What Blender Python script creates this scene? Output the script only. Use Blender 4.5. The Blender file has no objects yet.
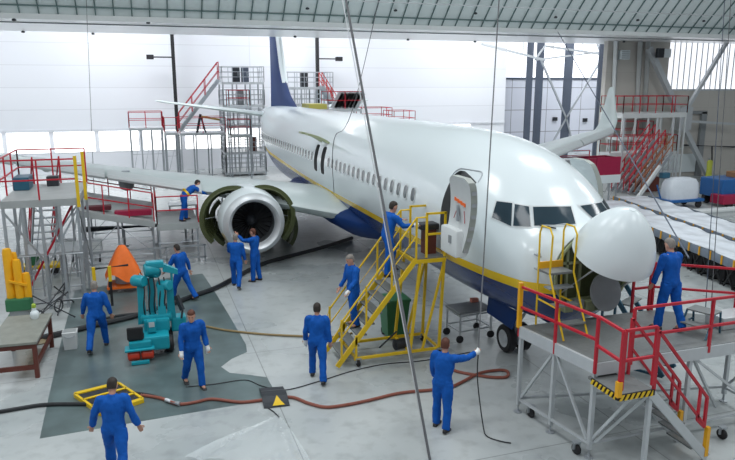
import bpy, bmesh, math, random
from mathutils import Vector, Matrix, noise
from mathutils.bvhtree import BVHTree
random.seed(7)
SC = bpy.context.scene
COL = SC.collection
V = Vector
pi = math.pi
# ------------------------------------------------------------------ camera frame
CAM = V((-8.29, -9.41, 6.32)); YAW = math.radians(18.454); PIT = math.radians(12.08); FPX = 673.6
FW = V((math.sin(YAW)*math.cos(PIT), math.cos(YAW)*math.cos(PIT), -math.sin(PIT)))
RT = V((math.cos(YAW), -math.sin(YAW), 0)); UP = RT.cross(FW)
def ray(u, v): return FW + RT*((u-367.5)/FPX) - UP*((v-230)/FPX)
def at(u, v, ax='z', val=0.0):
    d = ray(u, v); i = 'xyz'.index(ax)
    return CAM + d*((val-CAM[i])/d[i])
def dep(u, v, d): return CAM + ray(u, v)*d
# ------------------------------------------------------------------ materials
MATS = {}
def mat(name, col, rough=0.5, metal=0.0, var=0.06, scale=6.0, bump=0.0, emit=0.0, alpha=1.0, spec=0.5, stretch=None):
    m = bpy.data.materials.new(name); m.use_nodes = True
    nt = m.node_tree; N = nt.nodes; L = nt.links
    b = N['Principled BSDF']
    b.inputs['Roughness'].default_value = rough; b.inputs['Metallic'].default_value = metal
    b.inputs['Specular IOR Level'].default_value = spec
    tc = N.new('ShaderNodeTexCoord'); no = N.new('ShaderNodeTexNoise')
    no.inputs['Scale'].default_value = scale; no.inputs['Detail'].default_value = 4
    if stretch:
        mp = N.new('ShaderNodeMapping'); mp.inputs['Scale'].default_value = stretch
        L.new(tc.outputs['Object'], mp.inputs['Vector']); L.new(mp.outputs[0], no.inputs['Vector'])
    else:
        L.new(tc.outputs['Object'], no.inputs['Vector'])
    mx = N.new('ShaderNodeMix'); mx.data_type = 'RGBA'
    c = V(col)
    mx.inputs['A'].default_value = (*[max(0, k*(1-var)) for k in c], 1)
    mx.inputs['B'].default_value = (*[min(1, k*(1+var)) for k in c], 1)
    L.new(no.outputs['Fac'], mx.inputs['Factor']); L.new(mx.outputs['Result'], b.inputs['Base Color'])
    if bump:
        bp = N.new('ShaderNodeBump'); bp.inputs['Strength'].default_value = bump; bp.inputs['Distance'].default_value = 0.02
        L.new(no.outputs['Fac'], bp.inputs['Height']); L.new(bp.outputs[0], b.inputs['Normal'])
    if emit:
        b.inputs['Emission Color'].default_value = (*col, 1); b.inputs['Emission Strength'].default_value = emit
    if alpha < 1: b.inputs['Alpha'].default_value = alpha
    MATS[name] = m
    return m
# ------------------------------------------------------------------ objects
MW = {}
def tag(o, label=None, cat=None, group=None, kind=None):
    if label: o['label'] = label
    if cat: o['category'] = cat
    if group: o['group'] = group
    if kind: o['kind'] = kind
    return o
def thing(name, label, cat, loc=(0, 0, 0), rz=0.0, group=None):
    o = bpy.data.objects.new(name, None); COL.objects.link(o)
    o.empty_display_size = 0.2
    o.location = loc; o.rotation_euler = (0, 0, rz)
    MW[o] = Matrix.Translation(V(loc)) @ Matrix.Rotation(rz, 4, 'Z')
    return tag(o, label, cat, group)
class MB:
    def __init__(s): s.v = []; s.f = []; s.mi = []; s.cur = 0
    def add(s, vs, fs):
        n = len(s.v); s.v += [V(p) for p in vs]
        for f in fs: s.f.append([n+i for i in f]); s.mi.append(s.cur)
        return s
    def box(s, c, d, rz=0.0, M=None):
        hx, hy, hz = d[0]/2, d[1]/2, d[2]/2; vs = []
        R = M if M is not None else Matrix.Rotation(rz, 3, 'Z')
        for x in (-hx, hx):
            for y in (-hy, hy):
                for z in (-hz, hz): vs.append(V(c) + R @ V((x, y, z)))
        return s.add(vs, [(0, 1, 3, 2), (4, 6, 7, 5), (0, 4, 5, 1), (2, 3, 7, 6), (0, 2, 6, 4), (1, 5, 7, 3)])
    def bb(s, a, b):   # box by two corners
        a, b = V(a), V(b)
        return s.box((a+b)/2, [abs(k) for k in (b-a)])
    def cbox(s, c, d, bev, rz=0.0, M=None):   # chamfered box
        R = M if M is not None else Matrix.Rotation(rz, 3, 'Z')
        bm = bmesh.new(); bmesh.ops.create_cube(bm, size=1)
        for w in bm.verts: w.co = V((w.co.x*d[0], w.co.y*d[1], w.co.z*d[2]))
        bmesh.ops.bevel(bm, geom=list(bm.edges), offset=bev, segments=2, affect='EDGES', profile=0.6)
        bm.verts.index_update()
        s.add([V(c) + R @ w.co for w in bm.verts], [[w.index for w in f.verts] for f in bm.faces]); bm.free()
        return s
    def frame(s, d):
        d = V(d).normalized(); a = V((0, 0, 1)) if abs(d.z) < 0.95 else V((1, 0, 0))
        x = d.cross(a).normalized(); return x, x.cross(d).normalized(), d
    def bar(s, p, q, w, h=None):
        p, q = V(p), V(q); h = h or w; x, y, d = s.frame(q-p)
        vs = [o + x*(i*w/2) + y*(j*h/2) for o in (p, q) for i, j in ((-1, -1), (1, -1), (1, 1), (-1, 1))]
        return s.add(vs, [(3, 2, 1, 0), (4, 5, 6, 7), (0, 1, 5, 4), (1, 2, 6, 5), (2, 3, 7, 6), (3, 0, 4, 7)])
    def rod(s, p, q, r, n=8, r2=None):
        return s.tube([p, q], r, n, r2=r2)
    def tube(s, pts, r, n=8, r2=None, caps=True, radii=None):
        pts = [V(p) for p in pts]; k = len(pts); rings = []; px = None
        for i, p in enumerate(pts):
            d = (pts[min(i+1, k-1)] - pts[max(i-1, 0)])
            if d.length < 1e-9: d = V((0, 0, 1))
            d.normalize()
            if px is None: x, y, _ = s.frame(d)
            else:
                x = (px - d*px.dot(d))
                if x.length < 1e-6: x, y, _ = s.frame(d)
                x.normalize(); y = d.cross(x)
            px = x
            rr = radii[i] if radii else (r if r2 is None else r + (r2-r)*i/(k-1))
            rings.append([p + x*(rr*math.cos(2*pi*j/n)) + y*(rr*math.sin(2*pi*j/n)) for j in range(n)])
        return s.loft(rings, caps)
    def loft(s, rings, caps=True, closed=True):
        n = len(rings[0]); vs = [p for r in rings for p in r]; fs = []
        for i in range(len(rings)-1):
            for j in range(n if closed else n-1):
                a = i*n+j; b = i*n+(j+1) % n
                fs.append((a, b, b+n, a+n))
        if caps and closed:
            fs.append(tuple(reversed(range(n)))); fs.append(tuple(range((len(rings)-1)*n, len(rings)*n)))
        return s.add(vs, fs)
    def lathe(s, prof, c, axis=(0, 0, 1), n=24, caps=True):   # prof: (radius, along axis)
        x, y, d = s.frame(axis); c = V(c)
        return s.loft([[c + d*h + x*(r*math.cos(2*pi*j/n)) + y*(r*math.sin(2*pi*j/n)) for j in range(n)] for r, h in prof], caps)
    def prism(s, poly, off):   # polygon of 3D points extruded by a vector
        poly = [V(p) for p in poly]; off = V(off); n = len(poly)
        return s.add(poly + [p+off for p in poly], [tuple(reversed(range(n))), tuple(range(n, 2*n))] + [(i, (i+1) % n, (i+1) % n+n, i+n) for i in range(n)])
    def ellip(s, c, r, n=12, m=8, M=None):
        R = M if M is not None else Matrix.Identity(3); rings = []
        for i in range(m+1):
            t = -pi/2 + pi*i/m; t = max(-pi/2+0.08, min(pi/2-0.08, t))
            rings.append([V(c) + R @ V((r[0]*math.cos(t)*math.cos(2*pi*j/n), r[1]*math.cos(t)*math.sin(2*pi*j/n), r[2]*math.sin(t))) for j in range(n)])
        return s.loft(rings)
    def mesh(s, name, mats, inv=None):
        me = bpy.data.meshes.new(name)
        vs = [inv @ p for p in s.v] if inv is not None else s.v
        me.from_pydata([tuple(p) for p in vs], [], s.f)
        for m in mats: me.materials.append(m)
        if len(mats) > 1:
            for p, k in zip(me.polygons, s.mi): p.material_index = k
        bm = bmesh.new(); bm.from_mesh(me); bmesh.ops.recalc_face_normals(bm, faces=bm.faces); bm.to_mesh(me); bm.free()
        return me
    def build(s, name, m, parent=None, smooth=False, local=False, recalc=True):
        mats = m if isinstance(m, (list, tuple)) else [m]
        inv = None
        if parent is not None and not local: inv = MW[parent].inverted()
        o = bpy.data.objects.new(name, s.mesh(name, mats, inv)); COL.objects.link(o)
        if parent is not None: o.parent = parent; MW[o] = MW[parent]
        else: MW[o] = Matrix.Identity(4)
        if smooth: shade(o)
        return o
def shade(o, ang=40):
    me = o.data
    for p in me.polygons: p.use_smooth = True
    if ang:
        bm = bmesh.new(); bm.from_mesh(me); a = math.radians(ang)
        for e in bm.edges:
            if len(e.link_faces) == 2 and e.calc_face_angle(0) > a: e.smooth = False
        bm.to_mesh(me); bm.free()
def children(o): return [c for c in COL.objects if c.parent == o]
def copy_tree(o, parent=None, kids=None):
    c = o.copy(); COL.objects.link(c); c.parent = parent
    for ch in list(o.children): copy_tree(ch, c)
    return c
def single(mb, name, m, label, cat, group=None, smooth=False, origin=None):
    # a one-mesh thing with its origin at its base
    xs = [p.x for p in mb.v]; ys = [p.y for p in mb.v]; zs = [p.z for p in mb.v]
    o3 = V(origin) if origin is not None else V(((min(xs)+max(xs))/2, (min(ys)+max(ys))/2, min(zs)))
    mb.v = [p-o3 for p in mb.v]
    o = mb.build(name, m, None, smooth); o.location = o3
    return tag(o, label, cat, group)
def struct(mb, name, m, smooth=False, parent=None):
    o = mb.build(name, m, parent, smooth); o['kind'] = 'structure'; return o
def spline(pts, k=8):
    pts = [V(p) for p in pts]; out = []
    for i in range(len(pts)-1):
        p0 = pts[max(i-1, 0)]; p1 = pts[i]; p2 = pts[i+1]; p3 = pts[min(i+2, len(pts)-1)]
        for j in range(k):
            t = j/k
            out.append(0.5*((2*p1) + (p2-p0)*t + (2*p0-5*p1+4*p2-p3)*t*t + (3*p1-p0-3*p2+p3)*t*t*t))
    out.append(pts[-1]); return out
def interp(tab, y):
    # monotone-ish cubic through a table of rows (y, a, b, ...)
    if y <= tab[0][0]: return tab[0][1:]
    if y >= tab[-1][0]: return tab[-1][1:]
    i = max(k for k in range(len(tab)-1) if tab[k][0] <= y)
    h = tab[i+1][0]-tab[i][0]; t = (y-tab[i][0])/h; out = []
    for c in range(1, len(tab[0])):
        def sl(k):
            if k <= 0 or k >= len(tab)-1: 
                a, b = (0, 1) if k <= 0 else (len(tab)-2, len(tab)-1)
                return (tab[b][c]-tab[a][c])/(tab[b][0]-tab[a][0])
            d0 = (tab[k][c]-tab[k-1][c])/(tab[k][0]-tab[k-1][0]); d1 = (tab[k+1][c]-tab[k][c])/(tab[k+1][0]-tab[k][0])
            return 0 if d0*d1 <= 0 else 2*d0*d1/(d0+d1)
        p0, p1, m0, m1 = tab[i][c], tab[i+1][c], sl(i)*h, sl(i+1)*h
        out.append((2*t**3-3*t*t+1)*p0 + (t**3-2*t*t+t)*m0 + (-2*t**3+3*t*t)*p1 + (t**3-t*t)*m1)
    return out
# ------------------------------------------------------------------ palette
white = mat('white_paint', (0.73, 0.80, 0.82), 0.28, var=0.015, scale=1.2)
offwhite = mat('off_white_paint', (0.70, 0.73, 0.73), 0.4, var=0.05)
lightgrey = mat('light_grey_steel', (0.55, 0.58, 0.60), 0.4, 0.25, var=0.08)
galv = mat('galvanised_steel', (0.42, 0.45, 0.48), 0.42, 0.5, var=0.12)
alu = mat('aluminium', (0.62, 0.65, 0.67), 0.3, 0.7, var=0.06)
chrome = mat('polished_metal', (0.72, 0.74, 0.76), 0.14, 1.0, var=0.03)
midgrey = mat('mid_grey_paint', (0.26, 0.28, 0.29), 0.5, var=0.1)
deckgrey = mat('deck_tread', (0.20, 0.215, 0.215), 0.5, 0.2, var=0.15, scale=14, bump=0.2)
dark = mat('dark_steel', (0.035, 0.04, 0.048), 0.45, 0.3, var=0.25)
black = mat('black_rubber', (0.012, 0.012, 0.014), 0.6, var=0.3, scale=20)
slate = mat('slate_blue_steel', (0.09, 0.11, 0.15), 0.5, 0.2, var=0.15)
red = mat('red_paint', (0.50, 0.012, 0.030), 0.4, var=0.08)
magenta = mat('crimson_panel', (0.36, 0.012, 0.06), 0.4, var=0.08)
yellow = mat('yellow_paint', (0.78, 0.52, 0.015), 0.4, var=0.08)
amber = mat('amber_paint', (0.85, 0.42, 0.01), 0.4, var=0.1)
orange = mat('orange_tarp', (0.90, 0.17, 0.012), 0.55, var=0.1, scale=9, bump=0.2)
teal = mat('turquoise_paint', (0.008, 0.30, 0.38), 0.35, var=0.08)
tealdark = mat('blue_green_steel', (0.02, 0.10, 0.16), 0.4, var=0.1)
bluepaint = mat('blue_paint', (0.015, 0.12, 0.36), 0.4, var=0.1)
navy = mat('navy_paint', (0.006, 0.035, 0.15), 0.5, var=0.06, scale=1.5, spec=0.25)
green = mat('green_plastic', (0.03, 0.16, 0.07), 0.5, var=0.1)
primer = mat('green_primer', (0.070, 0.085, 0.030), 0.5, var=0.35, scale=9, bump=0.3)
primerlight = mat('light_green_primer', (0.30, 0.34, 0.20), 0.5, var=0.15, scale=6)
brown = mat('brown_wood', (0.12, 0.028, 0.018), 0.5, var=0.2, scale=6, stretch=(1, 8, 1))
bench = mat('worn_bench_top', (0.24, 0.25, 0.22), 0.5, var=0.25, scale=5, bump=0.1)
cardboard = mat('cardboard', (0.33, 0.17, 0.08), 0.7, var=0.15)
glassdark = mat('cockpit_glass', (0.025, 0.045, 0.06), 0.12, var=0.3, scale=1.3, spec=0.22)
winglass = mat('cabin_window_pane', (0.09, 0.11, 0.12), 0.15, var=0.3, scale=3)
winframe = mat('window_surround', (0.62, 0.66, 0.67), 0.35, var=0.03)
cloth = mat('blue_coverall_cloth', (0.006, 0.095, 0.42), 0.75, var=0.30, scale=7, bump=0.6, spec=0.2)
skin = mat('skin', (0.52, 0.27, 0.19), 0.55, var=0.08, scale=14)
hairdark = mat('dark_hair', (0.025, 0.018, 0.014), 0.7, var=0.3, scale=40)
hairgrey = mat('grey_hair', (0.22, 0.20, 0.18), 0.7, var=0.3, scale=40)
hairginger = mat('ginger_hair', (0.10, 0.032, 0.018), 0.7, var=0.3, scale=40)
leather = mat('boot_leather', (0.02, 0.02, 0.022), 0.5, var=0.2)
glove = mat('white_glove', (0.8, 0.82, 0.82), 0.7, var=0.05)
film = mat('plastic_film', (0.80, 0.86, 0.88), 0.12, var=0.05, scale=3, bump=0.4, alpha=0.30, spec=0.7)
sheet = mat('white_plastic_sheet', (0.72, 0.77, 0.83), 0.22, var=0.08, scale=4, bump=0.5)
pad = mat('grey_padding', (0.20, 0.24, 0.30), 0.6, var=0.15)
hosered = mat('red_brown_hose', (0.25, 0.075, 0.05), 0.5, var=0.15, scale=8)
hoseblack = mat('black_hose', (0.02, 0.022, 0.025), 0.45, var=0.3)
hosetan = mat('tan_hose', (0.28, 0.20, 0.09), 0.55, var=0.15)
ropegrey = mat('grey_webbing', (0.13, 0.135, 0.145), 0.7, var=0.15, scale=30)
ropewhite = mat('pale_rope', (0.62, 0.64, 0.66), 0.7, var=0.1)
# ------------------------------------------------------------------ the hangar
def floor_mat():
    m = bpy.data.materials.new('polished_concrete'); m.use_nodes = True; nt = m.node_tree; N = nt.nodes; L = nt.links; b = N['Principled BSDF']
    tc = N.new('ShaderNodeTexCoord')
    n1 = N.new('ShaderNodeTexNoise'); n1.inputs['Scale'].default_value = 0.35; n1.inputs['Detail'].default_value = 6
    n2 = N.new('ShaderNodeTexNoise'); n2.inputs['Scale'].default_value = 3.0; n2.inputs['Detail'].default_value = 8
    for n in (n1, n2): L.new(tc.outputs['Object'], n.inputs['Vector'])
    r1 = N.new('ShaderNodeValToRGB'); r1.color_ramp.elements[0].position = 0.35; r1.color_ramp.elements[0].color = (0.37, 0.405, 0.412, 1)
    r1.color_ramp.elements[1].position = 0.68; r1.color_ramp.elements[1].color = (0.50, 0.53, 0.528, 1)
    r2 = N.new('ShaderNodeValToRGB'); r2.color_ramp.elements[0].position = 0.3; r2.color_ramp.elements[0].color = (0.82, 0.82, 0.82, 1)
    r2.color_ramp.elements[1].position = 0.5; r2.color_ramp.elements[1].color = (1, 1, 1, 1)
    mx = N.new('ShaderNodeMix'); mx.data_type = 'RGBA'; mx.blend_type = 'MULTIPLY'; mx.inputs['Factor'].default_value = 1
    br = N.new('ShaderNodeTexBrick'); br.inputs['Scale'].default_value = 1; br.inputs['Mortar Size'].default_value = 0.012; br.offset = 0
    br.inputs['Brick Width'].default_value = 6.0; br.inputs['Row Height'].default_value = 6.0
    br.inputs['Color1'].default_value = br.inputs['Color2'].default_value = (1, 1, 1, 1); br.inputs['Mortar'].default_value = (0.55, 0.55, 0.55, 1)
    L.new(tc.outputs['Object'], br.inputs['Vector'])
    m2 = N.new('ShaderNodeMix'); m2.data_type = 'RGBA'; m2.blend_type = 'MULTIPLY'; m2.inputs['Factor'].default_value = 1
    L.new(n1.outputs['Fac'], r1.inputs[0]); L.new(n2.outputs['Fac'], r2.inputs[0])
    L.new(r1.outputs[0], mx.inputs['A']); L.new(r2.outputs[0], mx.inputs['B'])
    L.new(mx.outputs['Result'], m2.inputs['A']); L.new(br.outputs['Color'], m2.inputs['B'])
    L.new(m2.outputs['Result'], b.inputs['Base Color'])
    rr = N.new('ShaderNodeMapRange'); rr.inputs['To Min'].default_value = 0.16; rr.inputs['To Max'].default_value = 0.42
    L.new(n1.outputs['Fac'], rr.inputs['Value']); L.new(rr.outputs[0], b.inputs['Roughness'])
    return m
def wall_mat(name, col, rh, bw=400, mort=0.02, mc=0.8, rough=0.45):
    m = bpy.data.materials.new(name); m.use_nodes = True; nt = m.node_tree; N = nt.nodes; L = nt.links; b = N['Principled BSDF']
    tc = N.new('ShaderNodeTexCoord'); sp = N.new('ShaderNodeSeparateXYZ'); cb = N.new('ShaderNodeCombineXYZ')
    L.new(tc.outputs['Object'], sp.inputs[0]); L.new(sp.outputs['X'], cb.inputs['X']); L.new(sp.outputs['Z'], cb.inputs['Y'])
    br = N.new('ShaderNodeTexBrick'); br.inputs['Scale'].default_value = 1; br.inputs['Mortar Size'].default_value = mort; br.offset = 0
    br.inputs['Brick Width'].default_value = bw; br.inputs['Row Height'].default_value = rh
    br.inputs['Color1'].default_value = (*col, 1); br.inputs['Color2'].default_value = (*[k*0.97 for k in col], 1); br.inputs['Mortar'].default_value = (*[k*mc for k in col], 1)
    L.new(cb.outputs[0], br.inputs['Vector']); L.new(br.outputs['Color'], b.inputs['Base Color'])
    b.inputs['Roughness'].default_value = rough
    return m
m_floor = floor_mat()
m_wall = wall_mat('white_wall_cladding', (0.80, 0.82, 0.86), 1.55, mort=0.03, mc=0.86)
m_beige = wall_mat('beige_block_wall', (0.56, 0.54, 0.50), 2.4, 6.0, mort=0.02, mc=0.9, rough=0.6)
m_soffit = mat('white_soffit', (0.93, 0.94, 0.95), 0.3, var=0.02, scale=0.6)
m_slope = mat('pale_green_ceiling_panel', (0.76, 0.83, 0.83), 0.5, var=0.05, scale=0.5)
m_lit = mat('daylit_window', (1.0, 1.0, 1.0), 0.3, emit=1.6, var=0)
m_lit2 = mat('daylit_window_dim', (0.93, 0.95, 1.0), 0.3, emit=0.95, var=0)
m_paint = mat('dark_green_floor_paint', (0.105, 0.145, 0.148), 0.3, var=0.75, scale=1.3, bump=0.02)
m_batten = mat('ceiling_batten', (0.10, 0.17, 0.17), 0.5)
m_clad = wall_mat('blue_grey_door_cladding', (0.66, 0.69, 0.77), 2.05, 1.9, mort=0.03, mc=0.35)
struct(MB().bb((-45, -16, -0.3), (45, 52, 0)), 'floor', m_floor)
# painted bay on the floor: irregular patch, slightly worn
fp = MB(); pts = [(-10.42, 3.18), (-5.95, 3.42), (-6.0, 4.5), (-6.35, 4.75), (-6.75, 5.0), (-6.9, 5.4), (-6.6, 5.8), (-6.2, 6.1), (-6.15, 6.6), (-6.25, 8.5), (-6.4, 11.0), (-6.6, 13.6), (-10.6, 12.9), (-10.55, 8.0)]
fp.prism([(x, y, 0.0005) for x, y in pts], (0, 0, 0.003)); struct(fp, 'floor_paint', m_paint)
YW = 44.0
struct(MB().bb((-42, YW, 0), (22.3, YW+0.4, 14.5)), 'wall_back', m_wall)
wx = [-29.5+i*3.05 for i in range(17)]
k = 1
for x in wx:
    if 21 < x+2.7: continue
    w = MB().bb((x, YW-0.05, 1.60), (x+2.72, YW, 3.06)); o = struct(w, 'window_%d' % k, m_lit)
    k += 1
struct(MB().bb((-42, YW-0.09, 3.10), (22.3, YW, 3.26)), 'trim_1', mat('pale_sill', (0.72, 0.74, 0.78), 0.4))
struct(MB().bb((-42.4, -16, 0), (-42, 44.4, 14.5)), 'wall_left', m_wall)
# dock soffit with the slot for the fin, and the sloping panelled canopy in front of it
HS = 9.2
struct(MB().bb((-42, 24.0, HS), (42, 32.0, HS+0.25)), 'ceiling', m_soffit)
sl = MB(); top = (17.0, 16.2)
sl.prism([(-42, 24.0, HS+0.12), (42, 24.0, HS+0.12), (42, top[0], top[1]), (-42, top[0], top[1])], (0, 0.2, 0.2))
struct(sl, 'ceiling_canopy', m_slope)
gr = MB(); dy, dz = top[0]-24.0, top[1]-HS-0.12
def sp_(x, t): return V((x, 24.0+dy*t, HS+0.12+dz*t)) + V((0, -0.03, -0.03))
for i in range(110):
    x = -41+i*0.76
    if -22 < x < 34: gr.bar(sp_(x, 0.0), sp_(x, 0.55), 0.045, 0.05)
for j, t in enumerate((0.055, 0.30, 0.52)): gr.bar(sp_(-42, t), sp_(42, t), 0.05, 0.06)
struct(gr, 'ceiling_grid', m_batten)
bm_ = MB().bb((-42, 23.85, HS-0.06), (42, 24.05, HS+0.16)); struct(bm_, 'trim_2', offwhite)
rl = MB().bb((-42, 26.2, HS-0.05), (42, 26.28, HS)); struct(rl, 'trim_3', midgrey)
tr = MB().bar(sp_(-42, 0.17)+V((0, -.2, -.2)), sp_(42, 0.17)+V((0, -.2, -.2)), 0.05, 0.05); struct(tr, 'trim_4', lightgrey)
struct(MB().bb((-42, -16, 16.2), (42, 17.2, 16.5)), 'ceiling_front', m_soffit)
struct(MB().bb((-42, 32.3, 14.5), (42, 48, 14.8)), 'ceiling_rear', m_soffit)
struct(MB().bb((-42, 32.0, HS), (42, 32.12, 14.5)), 'wall_header', m_soffit)
# small round sensors / lamps on the soffit
for i, (u, v) in enumerate([(14, 17), (148, 20), (23, 31), (93, 33), (295, 36), (408, 39), (475, 41), (555, 15), (307, 6), (395, 8), (475, 11), (637, 18), (703, 19), (624, 41)]):
    on_s = v > 26
    p = at(u, v, 'z', HS-0.02) if on_s else sp_(0, 0)
    if not on_s:
        n = V((0, dz, -dy)); q0 = sp_(0, 0.0); d = ray(u, v); t = (q0-CAM).dot(n)/d.dot(n); p = CAM+d*t+V((0, -0.08, -0.08))
    if p.y < 17.5: continue
    single(MB().lathe([(0.02, 0), (0.09, 0.02), (0.09, 0.08), (0.03, 0.12)], p-V((0, 0, 0.1)), (0, 0, 1), 10), 'ceiling_sensor', dark, 'small black detector on the pale ceiling', 'detector', 'black detectors on the ceiling')
# right end: hangar door bay with blue-grey columns, then the beige wall
YD = 47.0
struct(MB().bb((22.3, YD, 0), (44.5, YD+0.3, 7.0)), 'door_1', m_clad)
for i in range(6):
    struct(MB().bb((22.6+i*3.2, YD+0.05, 7.05), (22.6+i*3.2+3.05, YD+0.25, 12)), 'window_%d' % (k+i), m_lit2)
k += 6
struct(MB().bb((22.3, YD-0.1, 6.9), (44.5, YD+.3, 7.08)), 'trim_5', slate)
struct(MB().bb((22.3, YD+0.1, 9.5), (44.5, YD+.3, 14.5)), 'trim_6', lightgrey)
def column(u0, u1, Y, m, name):
    a = at(u0, 100, 'y', Y).x; b = at(u1, 100, 'y', Y).x
    struct(MB().bb((a, Y, 0), (b, Y+0.12, 12.5)), name, m)
column(525.5, 531.5, 44.4, slate, 'pillar_1'); column(535, 542, 44.4, slate, 'pillar_2'); column(563, 571, 42.0, slate, 'pillar_3')
column(596.5, 604, 36.0, slate, 'pillar_4')
cb = MB()
def pb(m, a, b, Y, w): m.bar(at(*a, 'y', Y), at(*b, 'y', Y), w, w)
for a, b in [((541, 60), (566, 118)), ((600, 62), (566, 118)), ((566, 118), (553, 142)), ((566, 118), (573, 145)), ((596, 40), (625, 118))]: pb(cb, a, b, 42.0, 0.14)
struct(cb, 'trim_7', galv)
tb = MB()
tb.bar(at(482, 44, 'y', 40), at(545, 60, 'y', 40), 0.16); tb.bar(at(545, 46, 'y', 40), at(600, 54, 'y', 40), 0.16); tb.bar(at(535, 60, 'y', 40), at(600, 52, 'y', 40), 0.12); tb.bar(at(545, 46, 'y', 40), at(535, 60, 'y', 40), 0.12)
struct(tb, 'trim_8', lightgrey)
for i, (u, v) in enumerate([(555, 119), (585, 120)]):
    p = at(u, v, 'y', YD-0.1); single(MB().cbox(p, (0.45, 0.2, 0.35), 0.03), 'junction_box', dark, ['left','right'][i]+' one of two small dark boxes on the blue-grey hangar door', 'box', 'boxes on the hangar door')
YB = 29.0
xb0 = at(604, 100, 'y', YB).x
wb = MB(); wt = 14.5; x1, x2 = at(669, 60, 'y', YB).x, at(740, 60, 'y', YB).x; zb, zt = at(700, 90, 'y', YB).z, at(700, 37, 'y', YB).z + .3
wb.bb((xb0, YB, 0), (42, YB+0.4, zb)); wb.bb((xb0, YB, zb), (x1, YB+0.4, wt)); wb.bb((x2, YB, zb), (42, YB+0.4, wt)); wb.bb((x1, YB, zt), (x2, YB+0.4, wt))
struct(wb, 'wall_right', m_beige)
struct(MB().bb((x1, YB+0.15, zb), (x2, YB+0.2, zt)), 'window_%d' % k, m_lit2)
mu = MB()
for i in range(1, 13): 
    x = x1+(x2-x1)*i/13; mu.bar((x, YB+0.08, zb), (x, YB+0.08, zt), 0.06)
mu.bar((x1, YB+.05, zb), (x2, YB+.05, zb), 0.14)
struct(mu, 'window_mullion', lightgrey)
# beams in front of the beige wall
for i, (a, b, w, m) in enumerate([((649, 48), (681, 118), 0.34, lightgrey), ((727, 42), (685, 112), 0.22, lightgrey), ((684, 128), (712, 184), 0.30, lightgrey), ((684, 121), (735, 124), 0.16, lightgrey)]):
    c = MB(); c.bar(at(*a, 'y', YB-0.9), at(*b, 'y', YB-0.9), w, w); struct(c, 'beam_%d' % (i+1), m)
c = MB().bb((at(678, 118, 'y', YB-.9).x, YB-1.1, at(678, 130, 'y', YB-.9).z), (at(690, 118, 'y', YB-.9).x, YB-.7, at(678, 107, 'y', YB-.9).z)); struct(c, 'trim_9', lightgrey)
for i, (u0, u1, v0, v1) in enumerate([(613, 619, 45, 92), (645, 651, 46, 100), (637, 643, 46, 100)]):
    a, b = at((u0+u1)/2, v0, 'y', YB-.3), at((u0+u1)/2, v1, 'y', YB-.3); a.z = HS-.02; b.z = 0
    single(MB().tube([a, b], (u1-u0)/2/FPX*38, 12), 'duct_pipe', offwhite, ['tall cream pipe beside the dark column on the beige wall', 'cream pipe on the beige wall left of the thick sloping beam', 'cream pipe close behind the sloping beam on the beige wall'][i], 'pipe', smooth=True)
p = at(623, 55, 'y', YB-.3); o = thing('wall_heater', 'white louvred unit high on the beige wall', 'heater', p)
MB().cbox(p, (0.75, 0.5, 0.6), 0.04).build('housing', white, o); sg = MB()
for j in range(4): sg.box(p+V((0, -0.27, -0.2+j*0.13)), (0.62, 0.03, 0.03))
sg.build('louvre', midgrey, o)
p = at(660, 53, 'y', YB-1.3); o = thing('floodlight', 'square black floodlight high on the beige wall beside the window', 'floodlight', p)
MB().cbox(p, (0.5, 0.25, 0.6), 0.03).build('housing', dark, o); MB().box(p+V((0.55, 0.1, 0)), (0.7, 0.2, 0.55)).build('lamp', white, o); MB().bar(p+V((0,.1,0)), p+V((0, 1.25, 0)), 0.08).build('bracket', dark, o)
a = at(690, 150, 'y', YB-.25); ppe = MB(); ppe.tube([at(683, 145, 'y', YB-.25), at(735, 147, 'y', YB-.25)], 0.06, 8); ppe.tube([at(712, 146, 'y', YB-.25), at(712, 162, 'y', YB-.25)], 0.05, 8)
single(ppe, 'wall_pipe', dark, 'thin dark pipe running along the beige wall', 'pipe')
b = MB().bb((at(702, 112, 'y', YB-.2).x, YB-.25, 0), (at(707, 112, 'y', YB-.2).x, YB-.05, at(702, 112, 'y', YB-.2).z)); b.bb((at(690, 112, 'y', YB-.2).x, YB-.25, at(690, 114, 'y', YB-.2).z), (at(707, 112, 'y', YB-.2).x, YB-.05, at(690, 111, 'y', YB-.2).z)); struct(b, 'trim_10', midgrey)
wp = MB().bb((at(662, 155, 'y', YB-.2).x, YB-.15, 0.3), (at(697, 155, 'y', YB-.2).x, YB-.02, at(662, 155, 'y', YB-.2).z)); struct(wp, 'trim_11', white)
# tall black lamp posts in front of the back wall
for i, (u0, v0, u1, v1, ub, vb, s) in enumerate([(172, 37, 170, 150, 150, 57, 'left of'), (317, 38, 317, 150, 339, 59, 'behind and right of')]):
    Y = 42.6; t_ = at(u0, v0, 'y', Y); x = t_.x
    o = thing('lamp_post', 'tall black post with a side lamp, %s the blue tail fin' % s, 'lamp post', (x, Y, 0), 0, 'black lamp posts')
    MB().bb((x-.12, Y-.12, 0), (x+.12, Y+.12, 14.4)).build('post', black, o)
    q = at(ub, vb, 'y', Y); MB().bar((x, Y, q.z), (q.x, Y, q.z), 0.09).build('arm', black, o)
    MB().cbox((q.x, Y, q.z), (0.5, 0.4, 0.32), 0.03).build('lamp_housing', black, o)
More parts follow.
